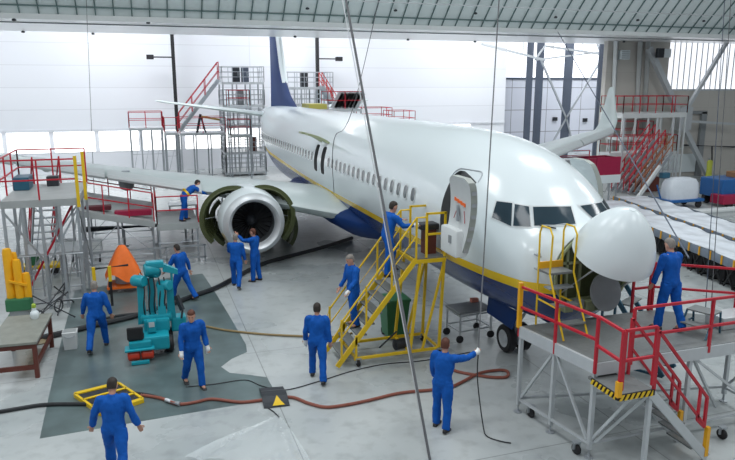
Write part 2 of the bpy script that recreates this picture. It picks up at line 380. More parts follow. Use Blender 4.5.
# ------------------------------------------------------------------ camera, light
cd = bpy.data.cameras.new('camera'); cam = bpy.data.objects.new('camera', cd); COL.objects.link(cam)
cam.matrix_world = Matrix((RT, UP, -FW)).transposed().to_4x4(); cam.location = CAM
cd.sensor_width = 36; cd.lens = FPX/735*36; cd.clip_end = 300; cd.clip_start = 0.1
SC.camera = cam
w = bpy.data.worlds.new('daylight'); SC.world = w; w.use_nodes = True
w.node_tree.nodes['Background'].inputs[0].default_value = (0.86, 0.93, 1.0, 1); w.node_tree.nodes['Background'].inputs[1].default_value = 0.27
def area(name, loc, rot, sx, sy, e, col=(1, 1, 1)):
    l = bpy.data.lights.new(name, 'AREA'); l.shape = 'RECTANGLE'; l.size = sx; l.size_y = sy; l.energy = e; l.color = col
    o = bpy.data.objects.new(name, l); COL.objects.link(o); o.location = loc; o.rotation_euler = rot; return o
for i, x in enumerate((-22, -8, 6, 20)):
    for j, y in enumerate((-8, 1, 10)):
        area('ceiling_lamp', (x, y, 16.0), (0, 0, 0), 5, 3, 560, (0.95, 0.98, 1.0))
area('dock_area_light', (31, 39.5, 14.2), (0, 0, 0), 5, 4, 1500, (0.95, 0.97, 1.0))  # unseen fill light, added to brighten the hangar door cladding
for x in (-24, -10, 4, 18): area('dock_area_light', (x, 38, 14.2), (0, 0, 0), 6, 4, 1080, (0.95, 0.97, 1.0))
for x in (-16, 0, 14): area('dock_area_light', (x, 28, HS-0.1), (0, 0, 0), 5, 1.2, 170, (0.95, 0.97, 1.0))
SC.view_settings.view_transform = 'Standard'; SC.view_settings.look = 'None'; SC.view_settings.gamma = 1; SC.view_settings.use_curve_mapping = False
SC.view_settings.exposure = 0.0
# ------------------------------------------------------------------ the airliner (nose toward the camera, starboard side in view)
FUS = [  # y, top, bottom, half width, height of widest point
 (1.45, 3.54, 1.90, 0.87, 2.68), (1.7, 3.68, 1.66, 1.12, 2.73), (1.9, 3.80, 1.50, 1.29, 2.78), (2.2, 4.01, 1.43, 1.39, 2.86),
 (2.6, 4.33, 1.36, 1.50, 2.96), (3.0, 4.57, 1.32, 1.59, 3.05), (3.5, 4.80, 1.28, 1.68, 3.14), (4.5, 5.06, 1.24, 1.80, 3.26),
 (5.5, 5.19, 1.22, 1.86, 3.33), (6.5, 5.24, 1.22, 1.88, 3.35), (8, 5.25, 1.22, 1.88, 3.35), (25, 5.19, 1.22, 1.88, 3.32), (26.5, 5.18, 1.26, 1.87, 3.32),
 (28, 5.18, 1.45, 1.78, 3.38), (30, 5.17, 1.95, 1.58, 3.56), (32, 5.14, 2.55, 1.30, 3.85), (34, 5.06, 3.15, 1.0, 4.15), (36, 4.96, 3.75, .64, 4.4), (37.9, 4.78, 4.25, .2, 4.52)]
def fsec(y): return interp(FUS, y)
def fx(y, z):
    zt, zb, hw, zc = fsec(y); t = (z-zc)/((zt-zc) if z > zc else (zc-zb)); return hw*math.sqrt(max(0, 1-t*t))
def fring(y, n=72, off=0.0):
    zt, zb, hw, zc = fsec(y); r = []
    for j in range(n):
        a = 2*pi*j/n; s, c = math.sin(a), math.cos(a)
        r.append(V(((hw+off)*s, y, zc + c*((zt-zc+off) if c > 0 else (zc-zb+off)))))
    return r
def livery():
    m = bpy.data.materials.new('airliner_livery'); m.use_nodes = True; nt = m.node_tree; N = nt.nodes; L = nt.links; b = N['Principled BSDF']
    b.inputs['Roughness'].default_value = 0.24
    tc = N.new('ShaderNodeTexCoord'); sp = N.new('ShaderNodeSeparateXYZ'); L.new(tc.outputs['Object'], sp.inputs[0])
    mr = N.new('ShaderNodeMapRange'); mr.interpolation_type = 'SMOOTHSTEP'
    mr.inputs['From Min'].default_value = 10; mr.inputs['From Max'].default_value = 31; mr.inputs['To Min'].default_value = 0; mr.inputs['To Max'].default_value = 0.62
    L.new(sp.outputs['Y'], mr.inputs['Value'])
    su = N.new('ShaderNodeMath'); su.operation = 'SUBTRACT'; L.new(sp.outputs['Z'], su.inputs[0]); L.new(mr.outputs[0], su.inputs[1])
    m2 = N.new('ShaderNodeMapRange'); m2.inputs['From Min'].default_value = 1.0; m2.inputs['From Max'].default_value = 4.0; L.new(su.outputs[0], m2.inputs['Value'])
    cr = N.new('ShaderNodeValToRGB'); cr.color_ramp.interpolation = 'CONSTANT'
    e = cr.color_ramp.elements; e[0].position = 0; e[0].color = (0.006, 0.035, 0.17, 1)
    e[1].position = (2.29-1)/3; e[1].color = (0.88, 0.58, 0.012, 1)
    x = e.new((2.51-1)/3); x.color = (0.73, 0.80, 0.82, 1)
    L.new(m2.outputs[0], cr.inputs[0]); L.new(cr.outputs[0], b.inputs['Base Color'])
    b.inputs['Coat Weight'].default_value = 0.3; b.inputs['Coat Roughness'].default_value = 0.1
    return m
liv = livery()
plane = thing('airliner', 'white jet airliner with a yellow and dark blue belly stripe, nose cone raised', 'airplane', (0, 4.1, 0))
ys = [1.45+0.1*i for i in range(12)] + [2.7+0.2*i for i in range(12)] + [5.2+0.55*i for i in range(40)] + [27.4+0.45*i for i in range(24)]
ys = sorted(set(round(y, 3) for y in ys if y < 37.9)) + [37.9]
fb = MB(); fb.loft([fring(y) for y in ys])
inner = mat('cabin_interior', (0.10, 0.105, 0.11), 0.6, var=0.3, scale=3)
fus0 = fb.build('fuselage', [liv, inner], plane); FUSV = list(fb.v); FUSF = list(fb.f)
BVH = BVHTree.FromPolygons([tuple(v) for v in FUSV], FUSF)
# cut the door openings and the overwing exits out of the skin
cut = MB()
DOOR = (3.80, 4.66, 2.72, 4.42)
def rounded(y0, y1, z0, z1, r, k=5):
    pts = []
    for cy, cz, a0 in ((y1-r, z1-r, 0), (y0+r, z1-r, 90), (y0+r, z0+r, 180), (y1-r, z0+r, 270)):
        for i in range(k+1):
            a = math.radians(a0+90*i/k); pts.append((cy+r*math.cos(a), cz+r*math.sin(a)))
    return pts
for s in (-1, 1):
    cut.prism([(s*1.35, y, z) for y, z in rounded(*DOOR, 0.16)], (s*1.0, 0, 0))
EX = [(14.95, 15.45), (16.0, 16.5)]
for y0, y1 in EX: cut.prism([(-1.45, y, z) for y, z in rounded(y0, y1, 3.05, 4.08, 0.12)], (-1.0, 0, 0))
cut.prism([(-0.42, 3.3, 1.0), (0.42, 3.3, 1.0), (0.42, 4.7, 1.0), (-0.42, 4.7, 1.0)], (0, 0, 0.75))
co = cut.build('cutter', [liv, inner], plane)
for p in co.data.polygons: p.material_index = 1
bo = fus0.modifiers.new('b', 'BOOLEAN'); bo.object = co; bo.operation = 'DIFFERENCE'; bo.solver = 'EXACT'
bpy.context.view_layer.update()
me = bpy.data.meshes.new_from_object(fus0.evaluated_get(bpy.context.evaluated_depsgraph_get()))
fus0.modifiers.clear(); fus0.data = me; bpy.data.objects.remove(co)
shade(fus0, 35)
fus = fus0
# livery uses world heights: keep the fuselage mesh origin at ground level, stripe positions follow object space
def onskin(y, z, s=-1, off=0.008): return V((s*(fx(y, z)+off), y, z))
# cabin windows
n = 0
for i in range(50):
    y = 6.22+0.508*i; z = 3.63-(y-6.2)*0.0045
    if any(a-0.2 < y < b+0.2 for a, b in EX): continue
    f = MB(); pts = rounded(y-0.15, y+0.15, z-0.21, z+0.21, 0.12, 3)
    f.prism([onskin(py, pz, -1, 0.012) for py, pz in pts], (0.03, 0, 0)); fo = f.build('cabin_window', winframe, plane)
    g = MB(); pts = rounded(y-0.105, y+0.105, z-0.165, z+0.165, 0.09, 3)
    g.prism([onskin(py, pz, -1, 0.018) for py, pz in pts], (0.03, 0, 0)); g.build('pane', winglass, fo)
# cockpit windows: corner points found on the nose skin, starboard and port
def nose_skin(u, v, off):
    h, nrm, i, d = BVH.ray_cast(CAM, ray(u, v).normalized())
    if h is None: h, nrm, i, d = BVH.find_nearest(dep(u, v, 13.5))
    if nrm.dot(h-V((0, h.y, 3.0))) < 0: nrm = -nrm
    return h+nrm*off
WQ = {'a': [(497, 201.5), (512.5, 203.5), (511.5, 226.5), (492.5, 217.5)], 'b': [(515, 204.5), (529, 207), (531, 227), (513.5, 226)], 'c': [(533, 207.3), (570.5, 207), (575.5, 224.5), (534.5, 226)]}
def patch(q, off, mirror=False, nx=8, ny=5, grow=0.0):
    c = (sum(p[0] for p in q)/4, sum(p[1] for p in q)/4); q = [(p[0]+(p[0]-c[0])/max(1, abs(p[0]-c[0]))*grow, p[1]+(p[1]-c[1])/max(1, abs(p[1]-c[1]))*grow) for p in q]
    rows = []
    for j in range(ny+1):
        t = j/ny; r = []
        for i in range(nx+1):
            k = i/nx
            u = (q[0][0]*(1-k)+q[1][0]*k)*(1-t) + (q[3][0]*(1-k)+q[2][0]*k)*t; v = (q[0][1]*(1-k)+q[1][1]*k)*(1-t) + (q[3][1]*(1-k)+q[2][1]*k)*t
            p = nose_skin(u, v, off); r.append(V((-p.x, p.y, p.z)) if mirror else p)
        rows.append(r)
    m = MB(); m.loft(rows, caps=False, closed=False); return m
for mir in (False, True):
    for kk, q in WQ.items():
        fo = patch(q, 0.010, mir, grow=1.5).build('cockpit_window', winframe, plane, True)
        patch(q, 0.020, mir).build('pane', glassdark, fo, True)
for p0, p1 in (((540, 226), (556, 229.5)),):
    a, b = nose_skin(*p0, 0.04), nose_skin(*p1, 0.04); MB().bar(a, b, 0.025).build('wiper', dark, plane)
    MB().bar(V((-a.x, a.y, a.z)), V((-b.x, b.y, b.z)), 0.025).build('wiper', dark, plane)
for u, v in [(541, 254), (541, 268)]:
    a = nose_skin(u, v, 0.0); MB().bar(a+V((-0.02, 0, 0)), a+V((-0.14, -0.02, 0)), 0.03).bar(a+V((-0.13, 0.03, 0)), a+V((-0.13, -0.2, 0)), 0.028).build('pitot_probe', galv, plane)
# nose bulkhead, radar dish and the raised radome
yb = 1.44
bk = MB(); bk.loft([[V((p.x*0.985, yb, 2.62+(p.z-2.62)*0.985)) for p in fring(1.45)], [V((p.x*0.985, yb-0.04, 2.58+(p.z-2.58)*0.985)) for p in fring(1.45)]])
b0 = bk.build('nose_bulkhead', primer, plane)
ri = MB()
for x in (-0.6, -0.3, 0.3, 0.6): ri.bar((x, yb-0.06, 2.68-0.75*math.sqrt(1-x*x)*0.9), (x, yb-0.06, 2.68+0.75*math.sqrt(1-x*x)*0.9), 0.05)
for z in (2.2, 2.95): ri.bar((-0.7, yb-0.06, z), (0.7, yb-0.06, z), 0.05)
rng = fring(1.45); ri.tube([V((p.x*0.96, yb-0.06, 2.58+(p.z-2.58)*0.96)) for p in rng]+[V((rng[0].x*.96, yb-.06, 2.58+(rng[0].z-2.58)*.96))], 0.035, 6)
ri.build('rib', primerlight, b0)
for i in range(5): MB().cbox((-0.6+0.25*i, yb-0.14, 2.08+0.05*(i % 2)), (0.2, 0.16, 0.18), 0.02).build('avionics_box', midgrey if i % 2 else primerlight, b0)
ra = MB(); ra.lathe([(0.0, 0), (0.36, 0.0), (0.38, 0.02), (0.38, 0.05), (0.0, 0.06)], (0.10, 1.10, 2.38), (0.1, -1, 0.25), 28)
rd = ra.build('radar_dish', midgrey, plane, True); MB().rod((0.1, yb, 2.45), (0.1, 1.12, 2.40), 0.09, 10).build('pedestal', dark, rd)
TH = math.radians(65); HG = V((-0.20, 1.53, 3.37))
def rrot(p):
    d = V(p)-HG; c, s = math.cos(-TH), math.sin(-TH); return HG + V((d.x, d.y*c-d.z*s, d.y*s+d.z*c))
def rprof(sc, l):
    rings = []
    for i in range(15):
        t = i/14; a = l*math.sin(t*pi/2); f = max(0.015, (1-(a/l)**1.7))**0.62; zc = 2.66
        rings.append([rrot((0.76*sc*f*math.sin(2*pi*j/56), 1.40-a, zc+0.76*sc*f*math.cos(2*pi*j/56))) for j in range(56)])
    return rings
rm = MB(); o_, i_ = rprof(1.0, 1.06), rprof(0.965, 1.02)
rm.loft(o_, caps=False); rm.add(o_[-1], [tuple(range(56))]); rm.cur = 1; rm.loft(i_, caps=False); rm.add(i_[-1], [tuple(range(56))]); rm.cur = 0
rm.loft([o_[0], i_[0]], caps=False)
rado = rm.build('radome', [white, mat('radome_lining', (0.42, 0.40, 0.33), 0.6)], plane, True)
for x in (-0.72, 0.72): MB().rod((x, yb, 2.3), rrot((x*0.9, 1.38, 2.3)), 0.018, 6).build('stay', galv, rado)
# service door (starboard), open and carried forward of its opening; entry door (port) likewise
def door(s, yd, name, dx, lining, orange_strip):
    m = MB(); rows_o, rows_i = [], []; w = 0.90; z0, z1 = 2.86, 4.60
    if s > 0: z0, z1 = 2.75, 4.50
    def dxx(z): return s*((1.87+dx-0.10+0.55*(1.87-fx(5.0, z-0.1))) if lining else (fx(5.0, z-0.08)+dx))
    def sh(z): return (3.5-z)*0.40 if lining else 0.0
    def half(z):  # rounded corners
        r = 0.18; h = w/2
        for zz, sg in ((z0, 1), (z1, -1)):
            d = (z-zz)*sg
            if d < r: return h-r+math.sqrt(max(0, r*r-(r-d)**2))
        return h
    zs = [z0+(z1-z0)*i/22 for i in range(23)]
    for z in zs:
        x = dxx(z); h = max(0.2, half(z))
        rows_o.append([V((x, yd+sh(z)-h+2*h*j/6, z)) for j in range(7)]); rows_i.append([V((x+s*0.14, yd+sh(z)-h+2*h*j/6, z)) for j in range(7)])
    m.cur = 0; m.loft(rows_i, closed=False, caps=False); m.cur = 1; m.loft(rows_o, closed=False, caps=False)
    m.cur = 2
    for j in (0, 6): m.loft([[r[j] for r in rows_o], [r[j] for r in rows_i]], closed=False, caps=False)
    for k in (0, -1): m.loft([rows_o[k], rows_i[k]], closed=False, caps=False)
    d = m.build(name, [offwhite if lining else white, white, mat('door_edge_grey', (0.40, 0.43, 0.40), 0.5)], plane, True)
    def pt(y, z, o): return V((dxx(z)+s*(0.14+o), yd+sh(z)+y, z))
    if lining:
        sp = MB(); rows = [[pt(y, z, 0.16 if (abs(y-0.02) < 0.33 and z0+0.1 < z < z0+0.58) else 0.0) for y in (-0.36, -0.34, -0.1, 0.15, 0.36, 0.38)] for z in (z0+0.08, z0+0.09, z0+0.12, z0+0.3, z0+0.5, z0+0.57, z0+0.6)]
        sp = MB(); sp.cbox(pt(0.0, z0+0.34, 0.02), (0.26, 0.76, 0.56), 0.05); sp.build('slide_pack', offwhite, d, True)
        g = MB().box(pt(-0.08, z0+0.40, 0.16), (0.02, 0.12, 0.16)); g.build('gauge_window', midgrey, d)
        if orange_strip:
            q = MB()
            for k in range(7): q.box(pt(0.21-0.07*k, z1-0.5-0.012*k, 0.012), (0.012, 0.06, 0.075-0.02*(k % 2)))
            q.build('warning_strip', mat('orange_red_marking', (0.9, 0.16, 0.02), 0.5), d)
            for a_, b_ in (((-0.22, .7), (-.3, .95)), ((.12, .75), (.2, .92))): MB().tube([pt(a_[0], z1-a_[1], 0.02), pt(b_[0], z1-b_[1], 0.02)], 0.008, 6).build('red_strap', red, d)
            q = MB(); q.cbox(pt(0.02, z1-0.78, 0.03), (0.05, 0.08, 0.34), 0.02); q.rod(pt(0.02, z1-0.66, 0.05), pt(-0.13, z1-0.9, 0.05), 0.018, 6); q.build('handle', galv, d)
        for k in range(6): eb = MB(); eb.box(V((dxx(z0+0.2+k*0.25)+s*0.07, yd+sh(z0+0.2+k*0.25)-w/2-0.012, z0+0.2+k*0.25)), (0.10, 0.03, 0.07)); eb.build('edge_fitting', galv, d)
    hb = MB(); hb.bar((s*1.75, yd+0.55, 3.3), (s*(1.9+dx), yd+0.2, 3.3), 0.09); hb.build('hinge_arm', galv, d)
    hb = MB(); hb.bar((s*1.7, yd+0.55, 3.9), (s*(1.75+dx), yd+0.2, 3.9), 0.08); hb.build('hinge_arm', galv, d)
    return d
door(-1, 2.76, 'service_door', 0.36, True, True)
door(1, 5.15, 'entry_door', 0.75, False, False)
for k in (0,):   # sill and frame strips of the open doorway
    fr = MB(); pts = rounded(DOOR[0]-0.04, DOOR[1]+0.04, DOOR[2]-0.04, DOOR[3]+0.04, 0.18); pp = [onskin(y, z, -1, 0.004) for y, z in pts]
    fr.tube(pp+[pp[0]], 0.018, 6); fr.build('door_frame', galv, plane)
# hatches lifted over the overwing exits
for (y0, y1) in EX:
    h = MB(); rows = []
    for i in range(8):
        t = i/7; a = math.radians(20+25*t); rows.append([V((-(1.62+0.95*t*math.cos(0.45)), y0+(y1-y0)*j/4, 4.16+0.62*t-0.25*t*t)) for j in range(5)])
    h.loft(rows, closed=False, caps=False); r2 = [[p+V((0.03, 0, 0.07)) for p in r] for r in rows]; h.loft(r2, closed=False, caps=False)
    h.loft([rows[-1], r2[-1]], closed=False, caps=False); h.loft([[r[0] for r in rows], [r[0] for r in r2]], closed=False, caps=False); h.loft([[r[-1] for r in rows], [r[-1] for r in r2]], closed=False, caps=False)
    h.build('exit_hatch', primerlight, plane, True)
# wings
AF = [(1.0, 0.0), (0.8, 0.035), (0.6, 0.065), (0.4, 0.08), (0.2, 0.072), (0.08, 0.05), (0.02, 0.026), (0, 0), (0.02, -0.022), (0.08, -0.036), (0.2, -0.046), (0.4, -0.045), (0.6, -0.032), (0.8, -0.014)]
def wring(s, x, le, ch, z, tk, nx=0.0, nz=1.0): return [V((s*(x+nx*c*ch*tk), le+a*ch, z+nz*c*ch*tk-0.02*a*ch*nz)) for a, c in AF]
def wing(s):
    m = MB(); S = [(1.3, 12.7, 8.6, 1.82, 1.0), (1.9, 13.25, 8.0, 1.88, 1.0), (3.4, 14.25, 6.95, 2.10, 1.0), (4.9, 15.2, 5.95, 2.32, 0.95), (5.8, 15.75, 5.35, 2.45, 0.92), (9.5, 17.9, 3.95, 2.92, 0.85), (13.3, 20.1, 2.75, 3.42, 0.8), (16.6, 22.0, 1.75, 3.85, 0.8)]
    rings = [wring(s, *k) for k in S]
    for t, ang in ((0.35, 25), (0.7, 50), (1.0, 72)):
        a = math.radians(ang); rings.append(wring(s, 16.6+0.62*t, 22.05+0.5*t, 1.75-0.25*t, 3.86+0.55*t*t, 0.8, -math.sin(a), math.cos(a)))
    rings.append(wring(s, 17.55, 23.45, 0.5, 6.15, 0.7, -0.97, 0.2)); rings.append(wring(s, 17.57, 23.55, 0.3, 6.25, 0.6, -0.97, 0.2))
    m.loft(rings); return m
wing_mat = mat('wing_skin', (0.55, 0.62, 0.62), 0.35, 0.0, var=0.08, scale=1.5)
for s in (-1, 1):
    w0 = wing(s).build('wing', wing_mat, plane, True)
    sl = MB()   # leading-edge slats, bright metal strip standing just ahead of the wing
    for (xa, xb) in ((6.3, 9.6), (9.7, 13.0), (13.1, 16.4)):
        def le(x): return 15.75+(x-5.8)*0.5795, 2.45+(x-5.8)*0.13
        pr = [(-0.10, -0.12), (-0.17, -0.03), (-0.13, 0.08), (0.02, 0.17), (0.22, 0.23), (0.2, 0.2), (0.02, 0.12), (-0.06, 0.03), (-0.05, -0.1)]
        sl.loft([[V((s*x, le(x)[0]+a, le(x)[1]+c)) for a, c in pr] for x in (xa, xb)])
    sl.build('slat', mat('slat_metal', (0.68, 0.72, 0.73), 0.35, 0.3, var=0.04), w0, True)
    for x in (6.6, 9.4, 12.2):
        le_, ch = 15.75+(x-5.8)*0.58, 5.35-(x-5.8)*0.33
        f = MB(); z0 = 2.45+(x-5.8)*0.13
        f.tube([(s*x, le_+ch*0.55, z0-0.15), (s*x, le_+ch*0.65, z0-0.3), (s*x, le_+ch*0.8, z0-0.38), (s*x, le_+ch*1.0, z0-0.34), (s*x, le_+ch*1.15, z0-0.22)], 0.1, 10, radii=[0.03, 0.16, 0.2, 0.14, 0.02]); f.build('flap_track_fairing', wing_mat, w0, True)
    fl = MB()
    fl.loft([[V((s*x, y0+a*1.25, z0-0.12-a*0.55+c)) for a, c in ((0, 0.06), (0.15, 0.12), (1, 0.0), (0.15, -0.05))] for x, y0, z0 in ((2.0, 20.9, 1.75), (5.7, 20.8, 2.3))]); fl.build('flap', wing_mat, w0)
bf = MB(); bf.loft([[V((r*2.02*math.sin(2*pi*j/32), y, 1.75+ (0.55 if math.cos(2*pi*j/32) > 0 else 0.92)*r*math.cos(2*pi*j/32))) for j in range(32)] for y, r in ((11.0, 0.3), (11.8, 0.72), (13, 0.94), (15, 1.0), (19, 1.0), (21.5, 0.94), (23, 0.7), (24, 0.3))]); bf.build('belly_fairing', navy, plane, True)
for y in (10.6,): MB().prism([(-0.03, y, 1.25), (-0.03, y+0.5, 1.25), (-0.03, y+0.55, 0.8), (-0.03, y+0.3, 0.8)], (0.06, 0, 0)).build('belly_antenna', navy, plane)
# engine on the starboard wing, cowls open
EX_, EZ = -4.83, 1.72
en = MB(); en.lathe([(0.73, 0.3), (0.80, 0.06), (0.88, 0.0), (0.98, 0.07), (1.05, 0.22), (1.10, 0.5), (1.12, 1.2), (0.97, 1.2), (0.80, 0.9), (0.75, 0.5), (0.73, 0.3)], (EX_, 13.0, EZ), (0, 1, 0), 48, caps=False)
cowl = en.build('engine_inlet', white, plane, True)
lp = MB(); lp.lathe([(0.735, 0.28), (0.79, 0.05), (0.875, -0.02), (0.985, 0.05), (1.055, 0.21), (1.045, 0.22), (0.88, 0.03), (0.745, 0.29)], (EX_, 12.985, EZ), (0, 1, 0), 48, caps=False); lp.build('inlet_lip', mat('brushed_lip', (0.60, 0.63, 0.65), 0.42, 0.4, var=0.03), cowl, True)
il = MB(); il.lathe([(0.728, 0.3), (0.735, 0.55), (0.77, 1.1)], (EX_, 13.0, EZ), (0, 1, 0), 48, caps=False); il.build('inlet_lining', mat('inlet_lining', (0.16, 0.17, 0.18), 0.4, 0.4), cowl, True)
yp = MB(); 
for a0 in (198, 214): yp.loft([[V((EX_+1.118*math.cos(math.radians(a0+k*2.4)), y, EZ+1.118*math.sin(math.radians(a0+k*2.4)))) for k in range(7)] for y in (13.25, 13.7)], closed=False, caps=False)
yp.build('warning_patch', yellow, cowl)
fan = MB(); fan.lathe([(0.0, 0), (0.78, 0.0), (0.78, 0.02), (0.0, 0.03)], (EX_, 13.95, EZ), (0, 1, 0), 36); fan.build('fan_disk', black, plane)
bl = MB()
for k in range(24):
    a = 2*pi*k/24; d = V((math.cos(a), 0, math.sin(a))); t = V((-math.sin(a), 0, math.cos(a))); c = V((EX_, 13.85, EZ))
    bl.prism([c+d*0.2-t*0.03+V((0, -.06, 0)), c+d*0.77-t*0.09+V((0, -.02, 0)), c+d*0.77+t*0.05+V((0, .10, 0)), c+d*0.2+t*0.03+V((0, .06, 0))], (0, 0.012, 0))
bl.build('fan_blade', mat('fan_blade_metal', (0.10, 0.105, 0.11), 0.35, 0.6), plane)
sp = MB(); sp.lathe([(0.005, 0), (0.09, 0.08), (0.17, 0.2), (0.22, 0.36)], (EX_, 13.52, EZ), (0, 1, 0), 24); spn = sp.build('spinner', dark, plane, True)
cr = MB(); cr.lathe([(0.9, 1.15), (0.92, 1.3), (0.85, 1.9), (0.7, 2.2), (0.55, 2.5), (0.62, 3.2), (0.5, 4.0), (0.35, 4.6), (0.15, 5.0)], (EX_, 13.0, EZ), (0, 1, 0), 32)
core = cr.build('engine_core', mat('engine_core_metal', (0.07, 0.075, 0.07), 0.45, 0.5, var=0.5, scale=7), plane, True)
pp = MB()
for k in range(22):
    a = random.uniform(0, 2*pi); y = 14.2+random.random()*1.6; r = 0.93; a1 = a+random.uniform(0.3, 1.2)
    pp.tube([(EX_+(r+.03)*math.cos(a+(a1-a)*i/6), y+0.25*math.sin(i), EZ+(r+.03)*math.sin(a+(a1-a)*i/6)) for i in range(7)], random.choice((0.018, 0.028, 0.04)), 6)
for k in range(9):
    a = 2*pi*k/9+0.2; pp.cbox((EX_+0.96*math.cos(a), 14.5+0.8*random.random(), EZ+0.96*math.sin(a)), (0.18, 0.28, 0.18), 0.02)
pp.build('pipework', galv, core)
py = MB(); py.loft([[V((EX_+x, y, z)) for x, z in ((-w_, zb_), (w_, zb_), (w_*1.1, zt_), (-w_*1.1, zt_))] for y, w_, zb_, zt_ in ((13.75, 0.06, 2.74, 2.80), (14.4, 0.2, 2.55, 2.86), (15.4, 0.24, 2.45, 2.78), (17.5, 0.22, 2.0, 2.4), (19.6, 0.08, 2.05, 2.3))]); py.build('pylon', white, plane, True)
TP = 0.24
def cowl_half(side, y0, y1, r, rot, a0, a1, name, m_out, m_in):
    m = MB(); hx, hz = EX_+side*r*math.sin(math.radians(a0)), EZ+r*math.cos(math.radians(a0)); R = math.radians(rot)
    def P(rr, a, y):
        x, z = EX_+side*rr*math.sin(a), EZ+rr*math.cos(a); dx, dz = (x-hx)*side, z-hz
        return V((hx+side*(dx*math.cos(R)-dz*math.sin(R)), y, hz+dx*math.sin(R)+dz*math.cos(R)))
    A = [math.radians(a0+(a1-a0)*i/20) for i in range(21)]
    out = [[P(r*(1-TP*(k/4)), a, y0+(y1-y0)*k/4) for a in A] for k in range(5)]; inn = [[P(r*(1-TP*(k/4))-0.12, a, y0+(y1-y0)*k/4) for a in A] for k in range(5)]
    m.cur = 0; m.loft(out, closed=False, caps=False); m.cur = 1; m.loft(inn, closed=False, caps=False)
    m.cur = 1
    for k in (0, -1): m.loft([out[k], inn[k]], closed=False, caps=False)
    for j in (0, -1): m.loft([[q[j] for q in out], [q[j] for q in inn]], closed=False, caps=False)
    o = m.build(name, [m_out, m_in], plane, True)
    rb = MB()
    for k in (0, 1, 2, 3, 4): rb.tube([P(r*(1-TP*(k/4))-0.14, a, y0+(y1-y0)*k/4) for a in A], 0.03, 6)
    for j in (5, 10, 15): rb.tube([P(r-0.14, A[j], y0), P(r*(1-TP)-0.14, A[j], y1)], 0.025, 6)
    rb.build('stiffener', primer, o)
    s_ = MB(); s_.rod(P(r-0.1, A[14], y0+0.3), (EX_+side*0.9, y0+0.3, EZ+0.1), 0.02, 6); s_.build('hold_open_rod', galv, o)
cowl_half(-1, 14.2, 15.3, 1.18, 28, 12, 165, 'fan_cowl', white, primer)
cowl_half(1, 14.2, 15.3, 1.18, 24, 12, 165, 'fan_cowl', white, primer)
cowl_half(-1, 15.4, 17.0, 1.08, 22, 62, 170, 'reverser_cowl', white, primer)
cowl_half(1, 15.3, 16.8, 1.22, 50, 66, 176, 'reverser_cowl', primerlight, primer)
# tail
def fin_ring(z, le, te, tk): return [V((c*tk, le+(te-le)*a, z)) for a, c in ((0, 0), (0.08, 0.6), (0.25, 1), (0.5, 0.9), (1, 0.12), (1, -0.12), (0.5, -0.9), (0.25, -1), (0.08, -0.6))]
fm = MB(); fm.loft([fin_ring(4.9, 27.0, 35.6, 0.1), fin_ring(5.25, 27.9, 35.5, 0.15), fin_ring(5.75, 29.3, 35.4, 0.2), fin_ring(6.66, 30.9, 35.3, 0.24), fin_ring(9.1, 32.1, 35.3, 0.2), fin_ring(12.2, 33.7, 36.3, 0.12)])
fin = fm.build('tail_fin', navy, plane, True)
lef = MB(); lef.loft([[V((c*tk, le-0.03+a*cw, z)) for a, c in ((0, 0), (0.4, 0.75), (1, 1.05), (1, -1.05), (0.4, -0.75))] for z, le, tk, cw in ((6.5, 30.75, 0.17, 0.10), (7.4, 31.26, 0.185, 0.26), (9.1, 32.1, 0.17, 0.36), (12.2, 33.7, 0.1, 0.36))]); lef.build('leading_edge', white, fin, True)
for s in (-1, 1):
    m = MB(); m.loft([wring(s, 0.5, 33.0, 3.6, 4.5, 0.85), wring(s, 1.0, 33.3, 3.35, 4.55, 0.8), wring(s, 7.1, 36.6, 1.25, 5.34, 0.75), wring(s, 7.25, 36.9, 0.8, 5.36, 0.5)]); m.build('tailplane', wing_mat, plane, True)
# gear
def wheel(o, x, y, r, w):
    t = MB(); t.lathe([(r*0.62, -w/2), (r*0.9, -w/2), (r, -w*0.32), (r, w*0.32), (r*0.9, w/2), (r*0.62, w/2)], (x, y, r), (1, 0, 0), 32, caps=False)
    tw = t.build('wheel', black, o, True)
    h = MB(); h.lathe([(0.02, -w*0.42), (r*0.25, -w*0.46), (r*0.3, -w*0.3), (r*0.5, -w*0.3), (r*0.63, -w*0.48), (r*0.63, w*0.48), (r*0.5, w*0.3), (r*0.3, w*0.3), (r*0.25, w*0.46), (0.02, w*0.42)], (x, y, r), (1, 0, 0), 24)
    h.build('hub', lightgrey, tw, True)
for x in (-0.21, 0.21): wheel(plane, x, 4.15, 0.345, 0.2)
ng = MB(); ng.rod((0, 4.15, 0.345), (0, 4.1, 1.8), 0.07, 12).rod((-0.2, 4.15, 0.345), (0.2, 4.15, 0.345), 0.05, 8).bar((0, 4.0, 0.75), (0, 3.4, 1.5), 0.05).bar((0, 4.25, 0.95), (0, 4.5, 0.62), 0.04).bar((0, 4.5, 0.62), (0, 4.2, 0.45), 0.04); ng.build('nose_gear_strut', galv, plane)
for s in (-1, 1): MB().prism([(s*0.44, 3.3, 1.3), (s*0.44, 4.65, 1.3), (s*0.5, 4.6, 0.88), (s*0.5, 3.4, 0.86)], (s*0.03, 0, 0)).build('nose_gear_door', navy, plane)
for s in (-1, 1):
    for x in (2.45, 3.27): wheel(plane, s*x, 19.6, 0.56, 0.38)
    MB().rod((s*2.86, 19.6, 0.56), (s*2.8, 19.5, 2.0), 0.12, 10).rod((s*2.4, 19.6, 0.56), (s*3.3, 19.6, 0.56), 0.08, 8).bar((s*2.8, 19.4, 1.2), (s*1.8, 19.2, 1.6), 0.09).build('main_gear_strut', galv, plane)
